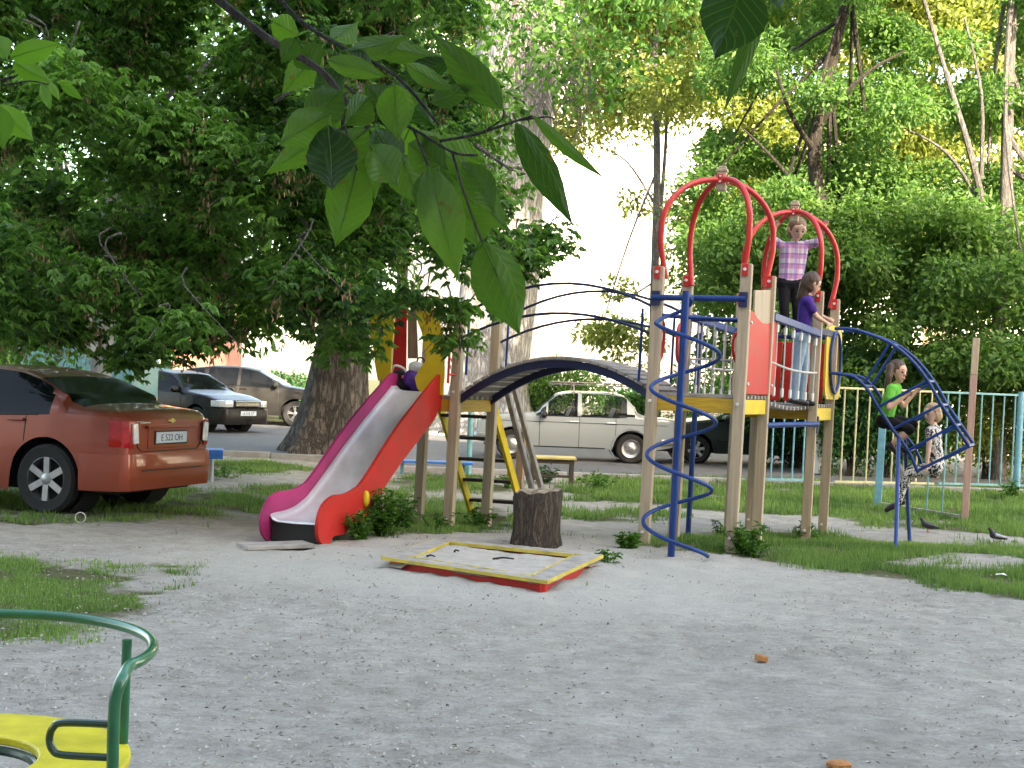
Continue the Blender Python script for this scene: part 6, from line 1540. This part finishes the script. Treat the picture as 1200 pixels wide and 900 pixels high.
# girl standing on the top rail under the far red dome
Y = pF.y-.10
rz_ = 2.045
J = dict(head=A(934, 270, Y-.10), neck=A(931, 284, Y-.05), chest=A(930, 295, Y-.03), pelvis=A(926, 330, Y), shL=A(916, 288, Y-.03), shR=A(946, 287, Y-.03), elL=A(905, 280, Y-.14), elR=A(961, 283, Y-.14), haL=A(909, 265, Y-.20), haR=A(966, 265, Y-.20),
         hipL=A(919, 332, Y), hipR=A(934, 332, Y), knL=A(919, 360, Y-.03), knR=A(934, 360, Y-.03), anL=A(920, 386, Y+.02), anR=A(934, 387, Y+.02), toL=A(919, 391, Y-.12), toR=A(936, 391, Y-.12))
person('girl in pink plaid shirt standing up high, holding the red arches', J, 1.32, V((.15, -.8, -.35)), M['skin2'], plaid('plaid_cotton'), clothmat('black_leggings', (.012, .012, .016)), M['black'], HAIR['darkblond'], .75, 1.0, 'none')
# girl in purple on the net bridge
Y = (pG.y+pE.y)/2-.28
gz = D2-.02
J = dict(head=A(951, 334, Y), neck=A(946, 348, Y), chest=A(945, 357, Y), pelvis=A(941, 392, Y), shL=A(944, 352, Y+.12), shR=A(946, 353, Y-.12), elL=A(958, 368, Y+.16), elR=A(957, 371, Y-.13), haL=A(970, 374, Y+.1), haR=A(968, 378, Y-.08),
         hipL=A(941, 396, Y+.06), hipR=A(940, 396, Y-.06), knL=A(943, 430, Y+.06), knR=A(934, 430, Y-.06), anL=V((A(940, 460, Y).x, Y+.07, gz+.06)), anR=V((A(929, 460, Y).x, Y-.06, gz+.06)), toL=V((A(940, 460, Y).x+.12, Y+.06, gz+.03)), toR=V((A(929, 460, Y).x+.12, Y-.06, gz+.03)))
person('girl in purple top and pale blue jeans standing behind the rope net', J, 1.22, V((.93, .1, -.25)), M['skin'], clothmat('purple_knit', (.055, .025, .20)), clothmat('light_blue_denim', (.26, .38, .50)), M['black'], HAIR['brown'], .6, 1.0, 'long')
# girl in green in the cage
pm = cp0+wv*.5
def cpx(px, py, o=0.): return onplane(px, py, cp0+wv*(.5+o), ca)
J = dict(head=cpx(1052, 437), neck=cpx(1050, 452), chest=cpx(1047, 460), pelvis=cpx(1037, 490), shL=cpx(1048, 455, .28), shR=cpx(1044, 456, -.28), elL=cpx(1058, 476, .42), elR=cpx(1042, 478, -.5), haL=cpx(1072, 460, .45), haR=cpx(1062, 463, -.46),
         hipL=cpx(1038, 492, .14), hipR=cpx(1036, 493, -.14), knL=cpx(1070, 497, .2), knR=cpx(1066, 503, -.2), anL=cpx(1052, 520, .2), anR=cpx(1044, 522, -.2), toL=cpx(1062, 529, .2), toR=cpx(1052, 531, -.2))
person('girl in bright green shirt and black leggings sitting in the blue cage', J, 1.30, V((.45, -.62, -.55)), M['skin'], clothmat('green_cotton', (.13, .50, .07)), clothmat('black_cotton', (.008, .008, .010)), M['black'], HAIR['brown'], .55, .62, 'sidetail')
# fair-haired child
J = dict(head=cpx(1092, 486), neck=cpx(1094, 500), chest=cpx(1095, 508), pelvis=cpx(1098, 543), shL=cpx(1096, 504, .25), shR=cpx(1090, 505, -.25), elL=cpx(1096, 528, .32), elR=cpx(1088, 528, -.34), haL=cpx(1086, 545, .25), haR=cpx(1086, 546, -.34),
         hipL=cpx(1097, 547, .13), hipR=cpx(1096, 549, -.13), knL=cpx(1066, 552, .16), knR=cpx(1063, 556, -.16), anL=cpx(1056, 588, .16), anR=cpx(1052, 590, -.16), toL=cpx(1043, 594, .16), toR=cpx(1040, 597, -.16))
pt = pattern('black_white_print'); person('fair-haired child in black and white print sitting low in the blue cage', J, 1.16, V((-.85, -.35, -.05)), M['skin2'], pt, pt, M['black'], HAIR['blond'], .2, 1.0, 'none')

# pigeons
def pigeon(px, py, face, label, pale=False):
    p = G(px, py); r = empty('pigeon', p, label, 'pigeon', 'pigeons on the sandy path', rz=face); r.scale = (.74,)*3; gm = mat('pigeon_dark', (.035, .037, .045), .6, var=.4, scale=30); gp = mat('pigeon_grey', (.35, .37, .42), .6, var=.3, scale=30)
    o = blobmesh('body', [((-.05, 0, .10), (.06, 0, .125), .045, .055), ((.06, 0, .13), (.10, 0, .19), .045, .028), ((.10, 0, .19), (.115, 0, .215), .026, .026), ((-.05, 0, .10), (-.15, 0, .075), .04, .018), ((.135, 0, .213), (.16, 0, .205), .009, .003)], gm, r, .005, 3)
    for s in (1, -1):
        blobmesh('wing', [((.04, s*.04, .13), (-.10, s*.035, .10), .028, .016), ((-.10, s*.03, .10), (-.17, s*.015, .085), .014, .005)], gp if pale else gm, r, .005, 2)
        b = MB(); b.tube([(.01, s*.025, .07), (.015, s*.025, .004)], .005, 6)
        for a in (-.5, 0, .5, 3.1): b.tube([(.015, s*.025, .004), (.015+.03*math.cos(a), s*.025+.03*math.sin(a), .002)], .003, 5)
        b.build('leg', mat('pigeon_leg', (.4, .12, .1), .6), r); b = MB(); b.ball((.122, s*.022, .22), .005, n=6); b.build('eye', mat('pigeon_eye', (.6, .2, .03), .3), r)
pigeon(1088, 624, PI*.97, 'dark pigeon on the path right of the cage legs, head to the left')
pigeon(1168, 637, PI*1.05, 'paler-winged pigeon on the path near the right edge', True)
